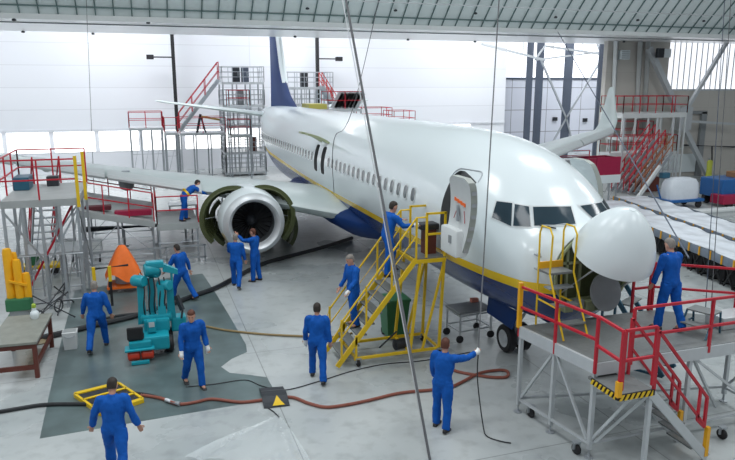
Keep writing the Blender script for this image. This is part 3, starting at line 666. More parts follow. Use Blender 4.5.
# ------------------------------------------------------------------ people in blue coveralls
def rotv(a, ax): return Matrix.Rotation(math.radians(a), 3, ax)
def remesh(mb, vox, name, m, parent, jitter=0.0, smooth_it=0, seed=0):
    o = mb.build(name, m, parent, local=True)
    r = o.modifiers.new('r', 'REMESH'); r.mode = 'VOXEL'; r.voxel_size = vox
    if smooth_it:
        sm = o.modifiers.new('s', 'SMOOTH'); sm.iterations = smooth_it; sm.factor = 0.5
    bpy.context.view_layer.update()
    me = bpy.data.meshes.new_from_object(o.evaluated_get(bpy.context.evaluated_depsgraph_get()))
    o.modifiers.clear(); old = o.data; o.data = me; bpy.data.meshes.remove(old)
    if jitter:
        ns = [v.normal.copy() for v in me.vertices]
        for v, n_ in zip(me.vertices, ns):
            p = v.co; k = noise.noise(V((p.x*9+seed, p.y*9, p.z*5)))*0.7+noise.noise(V((p.x*20, p.y*20+seed, p.z*15)))*0.3
            v.co = p+n_*(k*jitter)
    for p in me.polygons: p.use_smooth = True
    return o
def limb(mb, pts, radii, n=12): mb.tube(spline(pts, 4), 0, n, radii=[r[0] for r in interp_list(radii, 4)])
def interp_list(r, k):
    out = []
    for i in range(len(r)-1):
        for j in range(k): out.append((r[i]*(1-j/k)+r[i+1]*j/k,))
    out.append((r[-1],)); return out
def person(loc, head, label, legs=((12, 8), (-14, 10)), arms=None, lean=4, hyaw=0, hpitch=6, hair=hairdark, bald=False, gloves=False, hgt=1.0, splay=4, sq=0.0, belt=False, grip=(False, False)):
    """legs: (thigh forward deg, knee bend) for left, right; arms: (upper dir, fore dir) local (outward, forward, up)"""
    S = hgt; arms = arms or (((0.22, 0.12, -1), (0.12, 0.35, -1)), ((0.22, -0.12, -1), (0.12, 0.15, -1)))
    J = {}; J['P'] = V((0, 0, 0.93))
    up = rotv(-lean, 'X') @ V((0, 0, 1)); fw = rotv(-lean, 'X') @ V((0, 1, 0)); rt = V((1, 0, 0))
    P = J['P']; waist = P+up*0.14; chest = P+up*0.34; neck = P+up*0.53
    hr = rotv(-lean*0.6-hpitch, 'X'); hz = rotv(-hyaw, 'Z'); HM = hz @ hr
    hup = HM @ V((0, 0, 1)); hf = HM @ V((0, 1, 0)); hx = HM @ V((1, 0, 0))
    hc = neck+up*0.045+hup*0.125+hf*0.015
    L = []
    for s, (th, kb) in zip((-1, 1), legs):
        hip = P+rt*(s*0.095)-V((0, 0, 0.02)); d1 = rotv(th, 'X') @ V((0, 0, -1)); d1.x += s*math.sin(math.radians(splay)); d1.normalize()
        kn = hip+d1*0.43; d2 = rotv(th-kb, 'X') @ V((0, 0, -1)); d2.x += s*math.sin(math.radians(splay))*0.5; d2.normalize()
        an = kn+d2*0.41; ff = rotv(min(0, th-kb)*0.5, 'X') @ V((0, 1, 0)); L.append((hip, kn, an, ff))
    zmin = min(l[2].z + min(0, l[3].z*0.17) for l in L)-0.085
    A = []
    for s, (u, f) in zip((-1, 1), arms):
        sh = neck+rt*(s*0.185)-up*0.055; tf = lambda q: (rt*(s*q[0])+V((0, 1, 0))*q[1]+V((0, 0, 1))*q[2]).normalized()
        du, df = tf(u), tf(f); el = sh+du*0.285; wr = el+df*0.25; A.append((s, sh, el, wr, df))
    def T(p): return V((p.x*S, p.y*S, (p.z-zmin)*S))
    def TT(m): m.v = [T(p) for p in m.v]; return m
    root = thing('person', label, 'person', loc, head, 'people in blue coveralls')
    # body: trunk, legs, arms with five-fingered hands, neck and head as one surface
    b = MB()
    limb(b, [P-up*0.08, P, waist, chest, neck], [0.09, 0.11, 0.10, 0.12, 0.06])
    for hip, kn, an, ff in L:
        limb(b, [hip, hip*.5+kn*.5, kn, kn*.5+an*.5, an], [0.075, 0.07, 0.05, 0.05, 0.036], 10); b.ellip(an+ff*0.06-V((0, 0, 0.04)), (0.04, 0.1, 0.035), 10, 6)
    for s, sh, el, wr, df in A:
        limb(b, [neck-up*0.06, sh, el, wr], [0.06, 0.05, 0.038, 0.027], 10)
        side = df.cross(V((0, 1, 0)) if abs(df.y) < 0.8 else V((0, 0, 1))).normalized(); pal = df.cross(side).normalized()
        if pal.dot(rt)*s > 0: pal = -pal     # palm faces the body
        side = pal.cross(df).normalized()
        k = wr+df*0.085; 
        b.loft([[wr+df*t*0.09+side*(w*math.cos(a))+pal*(h*math.sin(a)) for a in [2*pi*q/10 for q in range(10)]] for t, w, h in ((-0.1, 0.024, 0.02), (0.2, 0.034, 0.018), (0.7, 0.042, 0.017), (1.0, 0.04, 0.014))])
        gi = grip[0 if s < 0 else 1]; c1, c2 = (0.9, 1.9) if gi else (0.28, 0.6)
        for q, ln in zip((-0.031, -0.011, 0.011, 0.030), (0.062, 0.078, 0.085, 0.076)):
            p0 = k+side*q-df*0.02; d1 = (df*math.cos(c1*.6)+pal*math.sin(c1*.6)); d2 = df*math.cos(c1)+pal*math.sin(c1); d3 = df*math.cos(c2)+pal*math.sin(c2)
            p1 = p0+df*0.02+d1*ln*0.4; p2 = p1+d2*ln*0.33; b.tube([p0, p0+df*0.02, p1, p2, p2+d3*ln*0.27], 0, 7, radii=[0.0105, 0.0105, 0.010, 0.009, 0.0075])
        sd = side if side.dot(V((0, 1, 0))+V((0, 0, .3))) > 0 else -side
        t0 = wr+df*0.025+sd*0.024; t1 = t0+(df*0.6+sd*0.75+pal*0.25).normalized()*0.045; b.tube([t0, t1, t1+(df*0.9+sd*0.2+pal*0.3).normalized()*0.035, t1+(df*0.95+pal*0.4).normalized()*0.055], 0, 7, radii=[0.015, 0.0125, 0.011, 0.008])
    b.tube([neck-up*0.04, neck+up*0.03, hc-hup*0.06], 0.056, 12)
    def H(x, y, z): return hc+hx*x+hf*y+hup*z
    rows = []
    for z, rx, yf, yb in ((-0.125, 0.030, 0.075, 0.02), (-0.115, 0.045, 0.088, -0.03), (-0.085, 0.058, 0.090, -0.06), (-0.05, 0.066, 0.090, -0.082), (-0.01, 0.071, 0.091, -0.094), (0.03, 0.075, 0.092, -0.100), (0.07, 0.073, 0.086, -0.097), (0.10, 0.060, 0.068, -0.08), (0.12, 0.038, 0.04, -0.05), (0.127, 0.012, 0.012, -0.02)):
        c, r = (yf+yb)/2, (yf-yb)/2; rows.append([H(rx*math.cos(2*pi*j/18), c+r*math.sin(2*pi*j/18), z) for j in range(18)])
    b.loft(rows)
    b.loft([[H(x, y, z) for x, y in ((-w, 0.08), (w, 0.08), (w*0.6, d), (-w*0.6, d))] for z, w, d in ((0.022, 0.008, 0.094), (-0.02, 0.014, 0.112), (-0.036, 0.017, 0.116), (-0.044, 0.014, 0.095))])   # nose
    b.ellip(H(0, 0.086, -0.07), (0.024, 0.010, 0.010), 10, 6, HM); b.ellip(H(0, 0.082, 0.032), (0.05, 0.014, 0.010), 10, 6, HM); b.ellip(H(0, 0.075, -0.108), (0.022, 0.018, 0.015), 8, 6, HM)
    for s in (-1, 1): b.ellip(H(s*0.076, -0.005, -0.01), (0.010, 0.022, 0.034), 8, 6, HM)
    body = remesh(TT(b), 0.0095*S, 'body', skin, root, smooth_it=1)
    for s in (-1, 1):
        TT(MB().ellip(H(s*0.030, 0.0865, 0.008), (0.013, 0.007, 0.007), 8, 6, HM)).build('eye', leather, root, True, local=True)
    # hair as a cap over the skull
    h = MB(); z0 = 0.03
    if bald: rs = ((-0.055, 0.070, -0.015, -0.094), (-0.01, 0.077, -0.01, -0.104), (0.03, 0.079, -0.02, -0.107), (0.062, 0.074, -0.04, -0.103), (0.085, 0.05, -0.06, -0.09))
    else: rs = ((-0.06, 0.068, -0.02, -0.093), (-0.01, 0.078, 0.0, -0.106), (0.035, 0.082, 0.045, -0.112), (0.06, 0.081, 0.092, -0.111), (0.09, 0.073, 0.088, -0.10), (0.115, 0.052, 0.062, -0.075), (0.134, 0.02, 0.02, -0.03))
    h.loft([[H(rx*math.cos(2*pi*j/18), (yf+yb)/2+(yf-yb)/2*math.sin(2*pi*j/18), z) for j in range(18)] for z, rx, yf, yb in rs])
    TT(h).build('hair', hair, root, True, local=True)
    # coverall: trunk, sleeves, trousers, collar
    c = MB()
    def oval(ctr, rx, ry, u=up, f=fw): return [ctr+rt*(rx*math.cos(2*pi*j/20))+f*(ry*math.sin(2*pi*j/20)) for j in range(20)]
    c.loft([oval(P-V((0, 0, 0.10)), 0.13, 0.11), oval(P-V((0, 0, 0.03)), 0.185, 0.135), oval(P+up*0.06, 0.182, 0.13), oval(waist, 0.168, 0.122), oval(waist+up*0.10, 0.182, 0.13), oval(chest+up*0.02, 0.205, 0.138), oval(chest+up*0.11, 0.205, 0.128), oval(neck-up*0.03, 0.15, 0.10), oval(neck+up*0.005, 0.085, 0.082), oval(neck+up*0.035, 0.070, 0.075)])
    for hip, kn, an, ff in L:
        limb(c, [hip+V((0, 0, .04)), hip*.55+kn*.45, kn, kn*.5+an*.5, an+V((0, 0, 0.0)), an+(an-kn).normalized()*0.03], [0.118, 0.105, 0.083, 0.08, 0.075, 0.08], 14)
    for s, sh, el, wr, df in A:
        limb(c, [neck-up*0.07+rt*(s*0.08), sh, sh*.5+el*.5, el, el*.5+wr*.5, wr-df*0.01], [0.07, 0.085, 0.074, 0.063, 0.058, 0.05], 12)
    cv = remesh(TT(c), 0.017*S, 'coverall', cloth, root, jitter=0.024, smooth_it=2, seed=loc[0]*3.1)
    for hip, kn, an, ff in L:
        f = MB(); rows = []; si = V((1, 0, 0))
        for t, w, zt in ((-0.085, 0.03, 0.05), (-0.06, 0.042, 0.075), (0.0, 0.045, 0.085), (0.06, 0.046, 0.06), (0.12, 0.05, 0.04), (0.17, 0.042, 0.03), (0.19, 0.02, 0.015)):
            o_ = an+ff*t-V((0, 0, 0.085)); rows.append([o_+si*x+V((0, 0, z)) for x, z in ((-w, 0), (-w, zt*.6), (-w*.6, zt), (w*.6, zt), (w, zt*.6), (w, 0))])
        f.loft(rows); TT(f).build('boot', leather, root, True, local=True)
    if belt:
        q = MB(); q.loft([oval(waist-up*0.05, 0.186, 0.142), oval(waist+up*0.03, 0.186, 0.142)], caps=False); q.box(waist-fw*0.15, (0.2, 0.05, 0.1)); TT(q).build('tool_belt', yellow, root, local=True)
    if gloves:
        for (s, sh, el, wr, df), g in zip(A, (gloves if isinstance(gloves, tuple) else (True, True))):
            if not g: continue
            q = MB(); q.ellip(wr+df*0.075, (0.05, 0.05, 0.062), 12, 8); limb(q, [wr-df*0.03, wr+df*0.05], [0.045, 0.046], 10)
            for a_ in (-1, 0, 1, 2): q.tube([wr+df*0.09+V((0, 0, (a_-0.5)*0.026)), wr+df*0.125+V((0, -.01, (a_-0.5)*0.026)), wr+df*0.12+V((s*-0.045, 0.0, (a_-0.5)*0.026))], 0.0155, 7)
            q.tube([wr+df*0.05+V((0, 0, 0.04)), wr+df*0.10+V((-s*0.02, 0, 0.065))], 0.016, 7)
            remesh(TT(q), 0.009, 'glove', glove, root, smooth_it=1)
    root['hands'] = 1; del root['hands']
    W = [root.matrix_basis]  # hand positions in world space, for things held
    return root, [MW[root] @ T(a[3]+a[4]*0.09) for a in A]
R_ = math.radians
def hd(dx, dy): return math.atan2(-dx, dy)      # heading so that local +Y points along (dx, dy)
WALK1 = ((24, 12), (-22, 16)); WALK2 = ((-22, 18), (26, 14)); STAND = ((3, 2), (-3, 4))
hang = ((0.2, 0.05, -1), (0.12, 0.25, -1))
fwd_ = ((0.15, 0.75, -0.75), (0.0, 1, 0.05))
p_walkway, _ = person((-6.95, 16.05, 1.42), hd(0.95, 0.3), 'person in blue coveralls and yellow belt bending toward the open engine cowl from the walkway', ((12, 10), (-10, 6)), (((0.15, 0.7, -0.7), (0.05, 1, -0.25)), ((0.15, 0.8, -0.6), (0.0, 1, -0.3))), lean=58, hair=hairdark, belt=True, hpitch=-8)
person((-7.42, 10.79, 0), hd(-0.75, 0.85), 'dark-haired person in blue coveralls striding toward the engine behind the turquoise lift', ((22, 6), (-22, 14)), (((0.3, 0.5, -1), (0.2, 0.6, -0.8)), ((0.35, -0.35, -1), (0.2, -0.05, -1))), lean=9, splay=4)
person((-5.69, 11.63, 0), hd(0.35, 1), 'person in blue coveralls in front of the engine inlet, left of a colleague', ((20, 8), (-20, 14)), (((0.2, 0.5, -0.9), (0, 0.8, 0.2)), hang), lean=5, hyaw=-10, hair=hairgrey)
person((-5.0, 12.12, 0), hd(-0.8, 0.6), 'person in blue coveralls reaching up into the engine inlet, right of a colleague', STAND, (((0.1, 0.9, -0.1), (0.0, 0.75, 0.7)), hang), lean=2, hair=hairginger, splay=3)
person((-9.62, 7.44, 0), hd(0.1, 1), 'grey-haired person in blue coveralls walking away between workbench and turquoise lift', WALK2, (((0.35, 0.1, -1), (0.2, 0.4, -1)), ((0.38, -0.1, -1), (0.2, 0.2, -1))), lean=5, hair=hairgrey)
person((-7.55, 4.55, 0), hd(0.25, -1), 'person in blue coveralls walking toward the viewer right of the turquoise lift', ((14, 6), (-12, 18)), (((0.28, -0.1, -1), (0.12, 0.25, -1)), ((0.25, 0.05, -1), (0.12, 0.3, -1))), lean=5, hair=hairginger, hyaw=25, hpitch=10, gloves=True, splay=2)
person((-9.02, 1.40, 0), hd(0.15, 1), 'dark-haired person in blue coveralls seen from behind at the yellow ramp, nearest the viewer', WALK1, (((0.45, 0.05, -1), (0.3, 0.35, -1)), ((0.42, -0.1, -1), (0.3, 0.2, -1))), lean=6, hpitch=22)
person((-4.96, 4.01, 0), hd(0.35, 1), 'person in blue coveralls walking toward the foot of the yellow stairs', ((26, 22), (-16, 8)), (((0.22, 0.05, -1), (0.1, 0.3, -1)), ((0.2, -0.1, -1), (0.1, 0.15, -1))), lean=4, hair=hairdark, gloves=(True, False))
# ------------------------------------------------------------------ foreground equipment
def caster(o, x, y, z0, r=0.09, name='caster'):
    m = MB(); m.lathe([(0.01, -0.03), (r*0.8, -0.03), (r, -0.015), (r, 0.015), (r*0.8, 0.03), (0.01, 0.03)], (x, y, z0+r), (1, 0.2, 0), 16); w = m.build(name, black, o, True)
    MB().bar((x-0.045, y, z0+r), (x-0.045, y, z0+2.3*r), 0.02, 0.06).bar((x+0.045, y, z0+r), (x+0.045, y, z0+2.3*r), 0.02, 0.06).box((x, y, z0+2.35*r), (0.13, 0.1, 0.03)).build('fork', galv, w)
def rail_run(o, pts, h, m, name='guardrail', t=0.045, posts=None, mids=(0.5,), drop=0.0):
    """one continuous guardrail along a polyline of deck-level points: posts, top rail and mid rails"""
    g = MB(); pts = [V(p) for p in pts]; seen = []
    for a, b in zip(pts[:-1], pts[1:]):
        n_ = max(1, int(round((b-a).length/(posts or 1.4))))
        for i in range(n_+1):
            p = a+(b-a)*i/n_
            if any((p-q_).length < 0.02 for q_ in seen): continue
            seen.append(p); g.bar(p-V((0, 0, drop)), p+V((0, 0, h)), t)
        for k in (1.0,)+tuple(mids): g.bar(a+V((0, 0, h*k)), b+V((0, 0, h*k)), t*0.95)
    return g.build(name, m, o)
# --- yellow boarding stairs at the service door
st = thing('boarding_stairs', 'yellow wheeled boarding stairs leading up to the open service door', 'stairs', (-3.0, 4.9, 0))
y0, y1 = 4.42, 5.42; zt = 2.45; xb, xt = -4.35, -2.50; xr = -1.76
nst = 10
for i in range(nst-1):
    z = zt*(i+1)/nst; x = xb+(xt-xb)*(i+1)/nst
    MB().box((x, (y0+y1)/2, z), (0.24, y1-y0-0.06, 0.035)).build('tread', deckgrey, st)
for y in (y0, y1):
    s_ = MB(); s_.bar((xb-.05, y, 0.06), (xt, y, zt-0.02), 0.05, 0.11); s_.build('stringer', yellow, st)
    h = MB(); off = V((0, 0, 0.95))
    a, b = V((xb, y, 0.15)), V((xt, y, zt)); 
    h.tube([a+V((-.02, 0, 0.75)), a+off*1.0+V((0.05, 0, 0)), b+off, b+off+V((0.25, 0, 0.0))], 0.024, 8); h.tube([a+off*0.55, b+off*0.55], 0.02, 8)
    for t in (0.03, 0.35, 0.68, 1.0): q = a+(b-a)*t; h.bar(q-V((0, 0, .05)), q+off, 0.04)
    h.build('handrail', yellow, st)
pf = MB(); pf.bb((xt-0.05, y0-0.03, zt-0.12), (xr, y1+0.03, zt-0.03)); pf.build('platform_frame', yellow, st)
MB().bb((xt, y0, zt-0.03), (xr, y1, zt)).build('platform', deckgrey, st)
for y in (y0, y1):   # platform rails: far side and near side, open toward the door and the stairs
    g = MB()
    for x in (xt+0.25, xr-0.03): g.bar((x, y, zt), (x, y, zt+1.05), 0.045)
    for z in (0.55, 1.03): g.bar((xt+0.25, y, zt+z), (xr+0.0, y, zt+z), 0.045)
    g.build('platform_rail', yellow, st)
for y in (y0, y1):
    l = MB(); l.bar((xr-0.04, y, zt-.1), (xr-0.12, y, 0.2), 0.06); l.bar((xt+0.1, y, zt-.1), (xt-0.12, y, 0.2), 0.06); l.bar((xr-0.1, y, 0.2), (xb+0.35, y, 0.2), 0.06); l.bar((xr-.04, y, zt-.15), (xr-0.55, y, 0.2), 0.05); l.bar((xb+0.4, y, 0.2), (xb+.4, y, 0.75), 0.05); l.build('side_frame', yellow, st)
for x in (xr-0.12, xt-0.12, xb+0.4): MB().bar((x, y0, 0.2), (x, y1, 0.2), 0.05).build('cross_bar', yellow, st)
for x, y in ((xr-0.12, y0-.02), (xr-0.12, y1), (xb+0.45, y0), (xb+0.45, y1)): caster(st, x, y, 0.0, 0.085)
br = MB(); br.bar((xb+1.0, y0+.1, .35), (xb+1.5, y0+.3, 0.62), 0.03); br.lathe([(0.02, 0), (0.13, 0.02), (0.13, 0.3), (0.02, 0.32)], (xb+1.45, y0+.3, 0.28), (1, 0.2, 0), 14); br.build('hydraulic_pump', dark, st)
o = thing('tool_case', 'black case on the yellow stairs platform by the service door', 'case', (-2.2, 4.9, zt))
MB().cbox((-2.05, 4.85, zt+0.66), (0.46, 0.36, 0.14), 0.03).build('case_body', dark, o); MB().bb((-2.15, 4.72, zt), (-1.87, 4.98, zt+0.58)).build('stand_box', brown, o); MB().tube([(-2.15, 4.67, zt+.68), (-2.15, 4.63, zt+.7), (-1.95, 4.63, zt+.7), (-1.95, 4.67, zt+.68)], 0.012, 6).build('handle', black, o)
# ascending and descending people: feet on actual treads
def tread(i): return V((xb+(xt-xb)*i/nst, 4.85, zt*i/nst+0.0175))
t3 = tread(3); person((t3.x+0.0, 5.10, t3.z-0.02), hd(-1, -0.25), 'person in blue coveralls coming down the yellow stairs', ((12, 26), (-4, 6)), (((0.25, 0.35, -0.9), (0.1, 0.7, -0.75)), ((0.2, 0.2, -1), (0.1, 0.5, -0.9))), lean=4, hpitch=14, hair=hairgrey, gloves=(True, False))
t8 = tread(8); person((t8.x-0.16, 4.92, t8.z-0.02), hd(1, 0.15), 'dark-haired person in blue coveralls climbing the top steps of the yellow stairs', ((34, 40), (-2, 4)), (((0.25, 0.75, -0.6), (0.15, 1, 0.0)), ((0.3, 0.65, -0.7), (0.2, 1, 0.0))), lean=12, hair=hairdark, gloves=(False, True))
# green waste bin beneath the stairs
o = thing('waste_bin', 'dark green wheeled bin under the yellow stairs', 'bin', (-2.45, 5.95, 0))
MB().loft([[V((-2.45+a*w, 5.95+b*w, z)) for a, b in ((-1, -1), (1, -1), (1, 1), (-1, 1))] for z, w in ((0.08, 0.24), (1.0, 0.31))]).build('bin_body', green, o)
MB().cbox((-2.45, 5.95, 1.04), (0.68, 0.68, 0.07), 0.02).build('lid', green, o)
for x in (-2.65, -2.25): MB().lathe([(0.01, -.03), (0.1, -.03), (0.1, .03), (0.01, .03)], (x, 6.2, 0.1), (1, 0, 0), 14).build('wheel', black, o)
# grey wheeled work table by the nose gear
c0 = V((-0.62, 5.35, 0)); o = thing('trolley_table', 'grey topped wheeled table between the yellow stairs and the nose wheel', 'table', c0, 0.1)
MB().cbox((0, 0, 0.78), (1.0, 0.72, 0.06), 0.015).build('tabletop', midgrey, o, local=True)
for x in (-0.46, 0.46):
    for y in (-0.32, 0.32):
        lg = MB(); lg.bar((x, y, 0.2), (x, y, 0.76), 0.04); lo = lg.build('leg', lightgrey, o, local=True); caster_ = MB(); caster_.lathe([(0.01, -.025), (0.09, -.025), (0.1, 0), (0.09, .025), (0.01, .025)], (x, y, 0.1), (0.3, 1, 0), 14); caster_.build('wheel', black, lo, local=True)
f = MB()
for y in (-0.32, 0.32): f.bar((-0.46, y, 0.3), (0.46, y, 0.3), 0.035); f.bar((-0.46, y, 0.7), (0.46, y, 0.7), 0.035)
for x in (-0.46, 0.46): f.bar((x, -0.32, 0.3), (x, 0.32, 0.3), 0.035); f.bar((x, -0.32, 0.7), (x, 0.32, 0.7), 0.035)
f.build('table_frame', lightgrey, o, local=True)
p = V((c0.x+0.28, c0.y+0.28, 0.815)); single(MB().cbox(p+V((0, 0, 0.05)), (0.2, 0.12, 0.1), 0.01), 'rag_box', mat('salmon_card', (0.7, 0.25, 0.18), 0.6), 'small salmon-coloured box on the wheeled grey table', 'box')
# --- work platform with red rails by the nose
wp = thing('work_platform', 'grey wheeled work platform with red guardrails in front of the nose', 'work platform', (0.3, 0.2, 0))
ZP = 1.78; ZL = 1.50; XA, XB, YA, YBk = -1.60, 2.75, -0.58, 1.35; XC = -1.30
MB().prism([(XA, YBk, ZP-.04), (1.5, YBk, ZP-.04), (XB, 0.45, ZP-.04), (XB, YA, ZP-.04), (XC, YA, ZP-.04)], (0, 0, .04)).build('deck', deckgrey, wp)
LX0, LX1, LY0 = -1.36, -0.66, -1.26
MB().bb((LX0, LY0, ZL-0.05), (LX1, YA+.1, ZL)).build('landing', deckgrey, wp)
for a, b in (((XA, YBk, ZP-.10), (XC, YA, ZP-.10)), ((XC, YA, ZP-.12), (XB, YA, ZP-.12)), ((XA, YBk, ZP-.12), (1.5, YBk, ZP-.12)), ((1.5, YBk, ZP-.12), (XB, .45, ZP-.12)), ((XB, YA, ZP-.12), (XB, .45, ZP-.12))):
    MB().bar(a, b, 0.06, 0.22).build('edge_beam', lightgrey, wp)
def hazard(a, b, n_=7):
    a, b = V(a), V(b); d = (b-a); e_ = d.normalized(); out = V((e_.y, -e_.x, 0))*0.022
    hb_ = MB().bar(a, b, 0.03, 0.10).build('hazard_edge', black, wp)
    for i in range(n_):
        p, q = a+d*i/n_+out, a+d*(i+.5)/n_+out; sk = e_*0.05
        MB().prism([p-V((0, 0, .048)), q-V((0, 0, .048)), q+sk*(i < n_-1)+V((0, 0, .048)), p+sk+V((0, 0, .048))], out*.4).build('hazard_stripe', yellow, hb_)
hazard((LX0, YA, ZL-.04), (LX0, LY0, ZL-.04)); hazard((LX0, LY0, ZL-.04), (LX1, LY0, ZL-.04))
legs = [(XA+.03, YBk-.03, ZP), (XC+.02, YA+.04, ZP), (XB-.08, .40, ZP), (XB-.08, YA+.05, ZP), (.75, YA+.05, ZP), (XA+0.18, 0.42, ZP), (LX1-.04, LY0+.05, ZL)]
for i, (x, y, z) in enumerate(legs):
    l = MB(); l.bar((x, y, 0.16), (x, y, z-.06), 0.07); lo = l.build('leg', lightgrey, wp)
    f = MB(); f.rod((x, y, 0.02), (x, y, 0.2), 0.025, 8).lathe([(0.01, 0), (0.08, 0), (0.08, 0.02), (0.01, 0.03)], (x, y, 0), (0, 0, 1), 12); f.build('jack_foot', galv, lo)
def strut(m, a, b, w=0.045): MB().bar(a, b, w).build('brace', m, wp)
for a, b in (((XA+.03, YBk, .28), (XC, YA, .28)), ((XC, YA+.03, .28), (XB-.1, YA+.06, .28)), ((XB-.08, .4, .3), (XB-.08, YA, .3)), ((XA, YBk-.03, .3), (XB-.1, .45, .3)),
             ((XA+.05, YBk-.1, .35), (XA+.18, 0.46, ZP-.22)), ((XA+.18, 0.36, ZP-.22), (XC, YA+.1, .32)), ((XC+.05, YA+.05, .32), (LX0+.3, LY0+.05, ZL-.1)), ((XC+.1, YA, .3), (LX1-.05, LY0+.05, ZL-.1)), ((XC+.4, YA, ZP-.2), (.7, YA+.03, .3)), ((.8, YA+.03, ZP-.2), (XB-.2, YA+.05, .3)), ((XB-.1, YA, ZP-.25), (XB-.1, .4, .3)), ((.8, YA+.05, ZP-.2), (1.9, YA+.45, .25))): strut(lightgrey, a, b)
for x, y in ((XA+.15, YBk-.3), (XC-.12, YA+.2), (1.42, YA-.2), (XB-.2, YA+.2)): caster(wp, x, y, 0.0, 0.10)
# stairs of the platform run down to the right
sx0, sx1 = LX1, 0.60; sy0, sy1 = LY0+.02, LY0+0.64
for y in (sy0, sy1): MB().bar((sx0-.05, y, ZL-.06), (sx1, y, 0.05), 0.05, 0.15).build('stringer', lightgrey, wp)
for i in range(1, 6):
    t = i/6; MB().box((sx0+(sx1-sx0)*t, (sy0+sy1)/2, ZL*(1-t)), (0.24, sy1-sy0-.05, 0.03)).build('tread', deckgrey, wp)
for y in (sy0, sy1):
    h = MB(); a, b = V((sx0, y, ZL)), V((sx1-.12, y, 0.18)); off = V((0, 0, 1.0))
    h.bar(a+off, b+off, 0.045); h.bar(a+off*.5, b+off*.5, 0.04); h.bar(a+off, a-V((0, 0, .1)), 0.045); h.bar(b+off, b+off*0.45, 0.045); q = a+(b-a)*0.86; h.bar(q+off, q+off*0.42, 0.04); h.bar(q+off*.42, b+off*.45, 0.04); h.build('stair_rail', red, wp)
    MB().bar((sx1-.03, y, 0.08), (sx1-.03, y, 0.62), 0.07).build('end_post', amber, wp)
H = 1.0
def redrail(pts, **k): return rail_run(wp, pts, H, red, **k)
redrail([(XA-.01, YBk, ZP-.2), (XC-.01, YA, ZP-.2)], posts=.95, mids=(.6,)).name = 'guardrail'
redrail([(LX0, LY0, ZL+.08), (LX0+.03, YA-.02, ZL+.10)], posts=.9)
MB().bar((XA-.02, YBk, ZP-.02), (XA-.02, YBk, ZP+H-.12), 0.075).build('end_post', amber, wp); MB().bar((LX0-.01, LY0, ZL-.02), (LX0-.01, LY0, ZL+.24), 0.08).build('end_post', amber, wp)
redrail([(LX0+.05, LY0+.01, ZL+.08), (LX1-.05, LY0+.01, ZL+.08)], posts=.7)
redrail([(LX1+.05, YA-.02, ZP-.12), (XB, YA-.02, ZP-.12)], posts=1.75)
redrail([(XB, YA+.05, ZP), (XB, .45, ZP), (1.5, YBk, ZP)], posts=1.2); redrail([(1.42, YBk, ZP), (1.0, YBk, ZP)], posts=1.1)
single(MB().cbox((2.3, 0.15, ZP+.12), (0.75, 0.45, 0.24), 0.02), 'storage_box', lightgrey, 'long pale grey box lying at the right end of the red-railed platform', 'box')
person((0.98, .34, ZP), hd(-0.1, 1), 'grey-haired person in blue coveralls on the red-railed platform, seen from behind', ((8, 4), (-10, 12)), (((0.3, 0.1, -1), (0.12, 0.3, -1)), ((0.36, 0.3, -0.9), (-0.1, 0.8, -0.5))), lean=6, hair=hairgrey, hpitch=12, hgt=1.0)
# small blue-green step stool on the platform
def stool(x, y, z, label, m, rz=0.0, h=0.42, w=0.5):
    o = thing('step_stool', label, 'step stool', (x, y, z), rz)
    MB().cbox((0, 0, h), (w, 0.36, 0.03), 0.01).build('top_step', deckgrey, o, local=True); MB().cbox((0, -0.28, h*.5), (w, 0.22, 0.03), 0.01).build('lower_step', deckgrey, o, local=True)
    for sx in (-1, 1):
        f = MB(); f.bar((sx*w/2, 0.18, 0), (sx*w/2, 0.12, h), 0.03); f.bar((sx*w/2, -.42, 0), (sx*w/2, -.12, h), 0.03); f.bar((sx*w/2, -.3, h*.42), (sx*w/2, .16, h*.42), 0.025); f.build('side_frame', m, o, local=True)
    return o
stool(1.52, 0.02, ZP, 'low step stool with blue-green frame beside the grey-haired person on the platform', tealdark, -1.2)
# yellow step ladder with hand hoops at the nose
ld = thing('step_ladder', 'yellow step ladder with hoop handrail against the nose, on the platform', 'ladder', (-1.0, 1.05, ZP), 0.0)
lx0, lx1, ly = -1.28, -0.76, 0.98; zs = [0.30, 0.58, 0.86]
for k, zz in enumerate(zs): MB().box(((lx0+lx1)/2, ly-0.42+0.22*k, ZP+zz-.02), (lx1-lx0, 0.2, 0.03)).build('tread', deckgrey if k < 2 else midgrey, ld)
MB().box(((lx0+lx1)/2, ly+.14, ZP+1.12), (lx1-lx0, 0.36, 0.04)).build('top_platform', deckgrey, ld); MB().box(((lx0+lx1)/2, ly+.32, ZP+1.20), (lx1-lx0, 0.03, 0.14)).build('toe_board', amber, ld)
for x in (lx0, lx1):
    f = MB(); f.tube([(x, ly-.6, ZP+.02), (x, ly-.05, ZP+1.12), (x, ly-.08, ZP+1.85), (x, ly+.02, ZP+1.98), (x, ly+.28, ZP+1.98), (x, ly+.34, ZP+1.85), (x, ly+.33, ZP+1.12), (x, ly+.32, ZP+.02)], 0.019, 8); f.bar((x, ly-.3, ZP+.55), (x, ly+.32, ZP+.55), 0.025); f.build('side_frame', yellow, ld)
MB().tube([(lx0, ly+.28, ZP+1.98), (lx1, ly+.28, ZP+1.98)], 0.018, 8).build('hoop_bar', galv, ld)
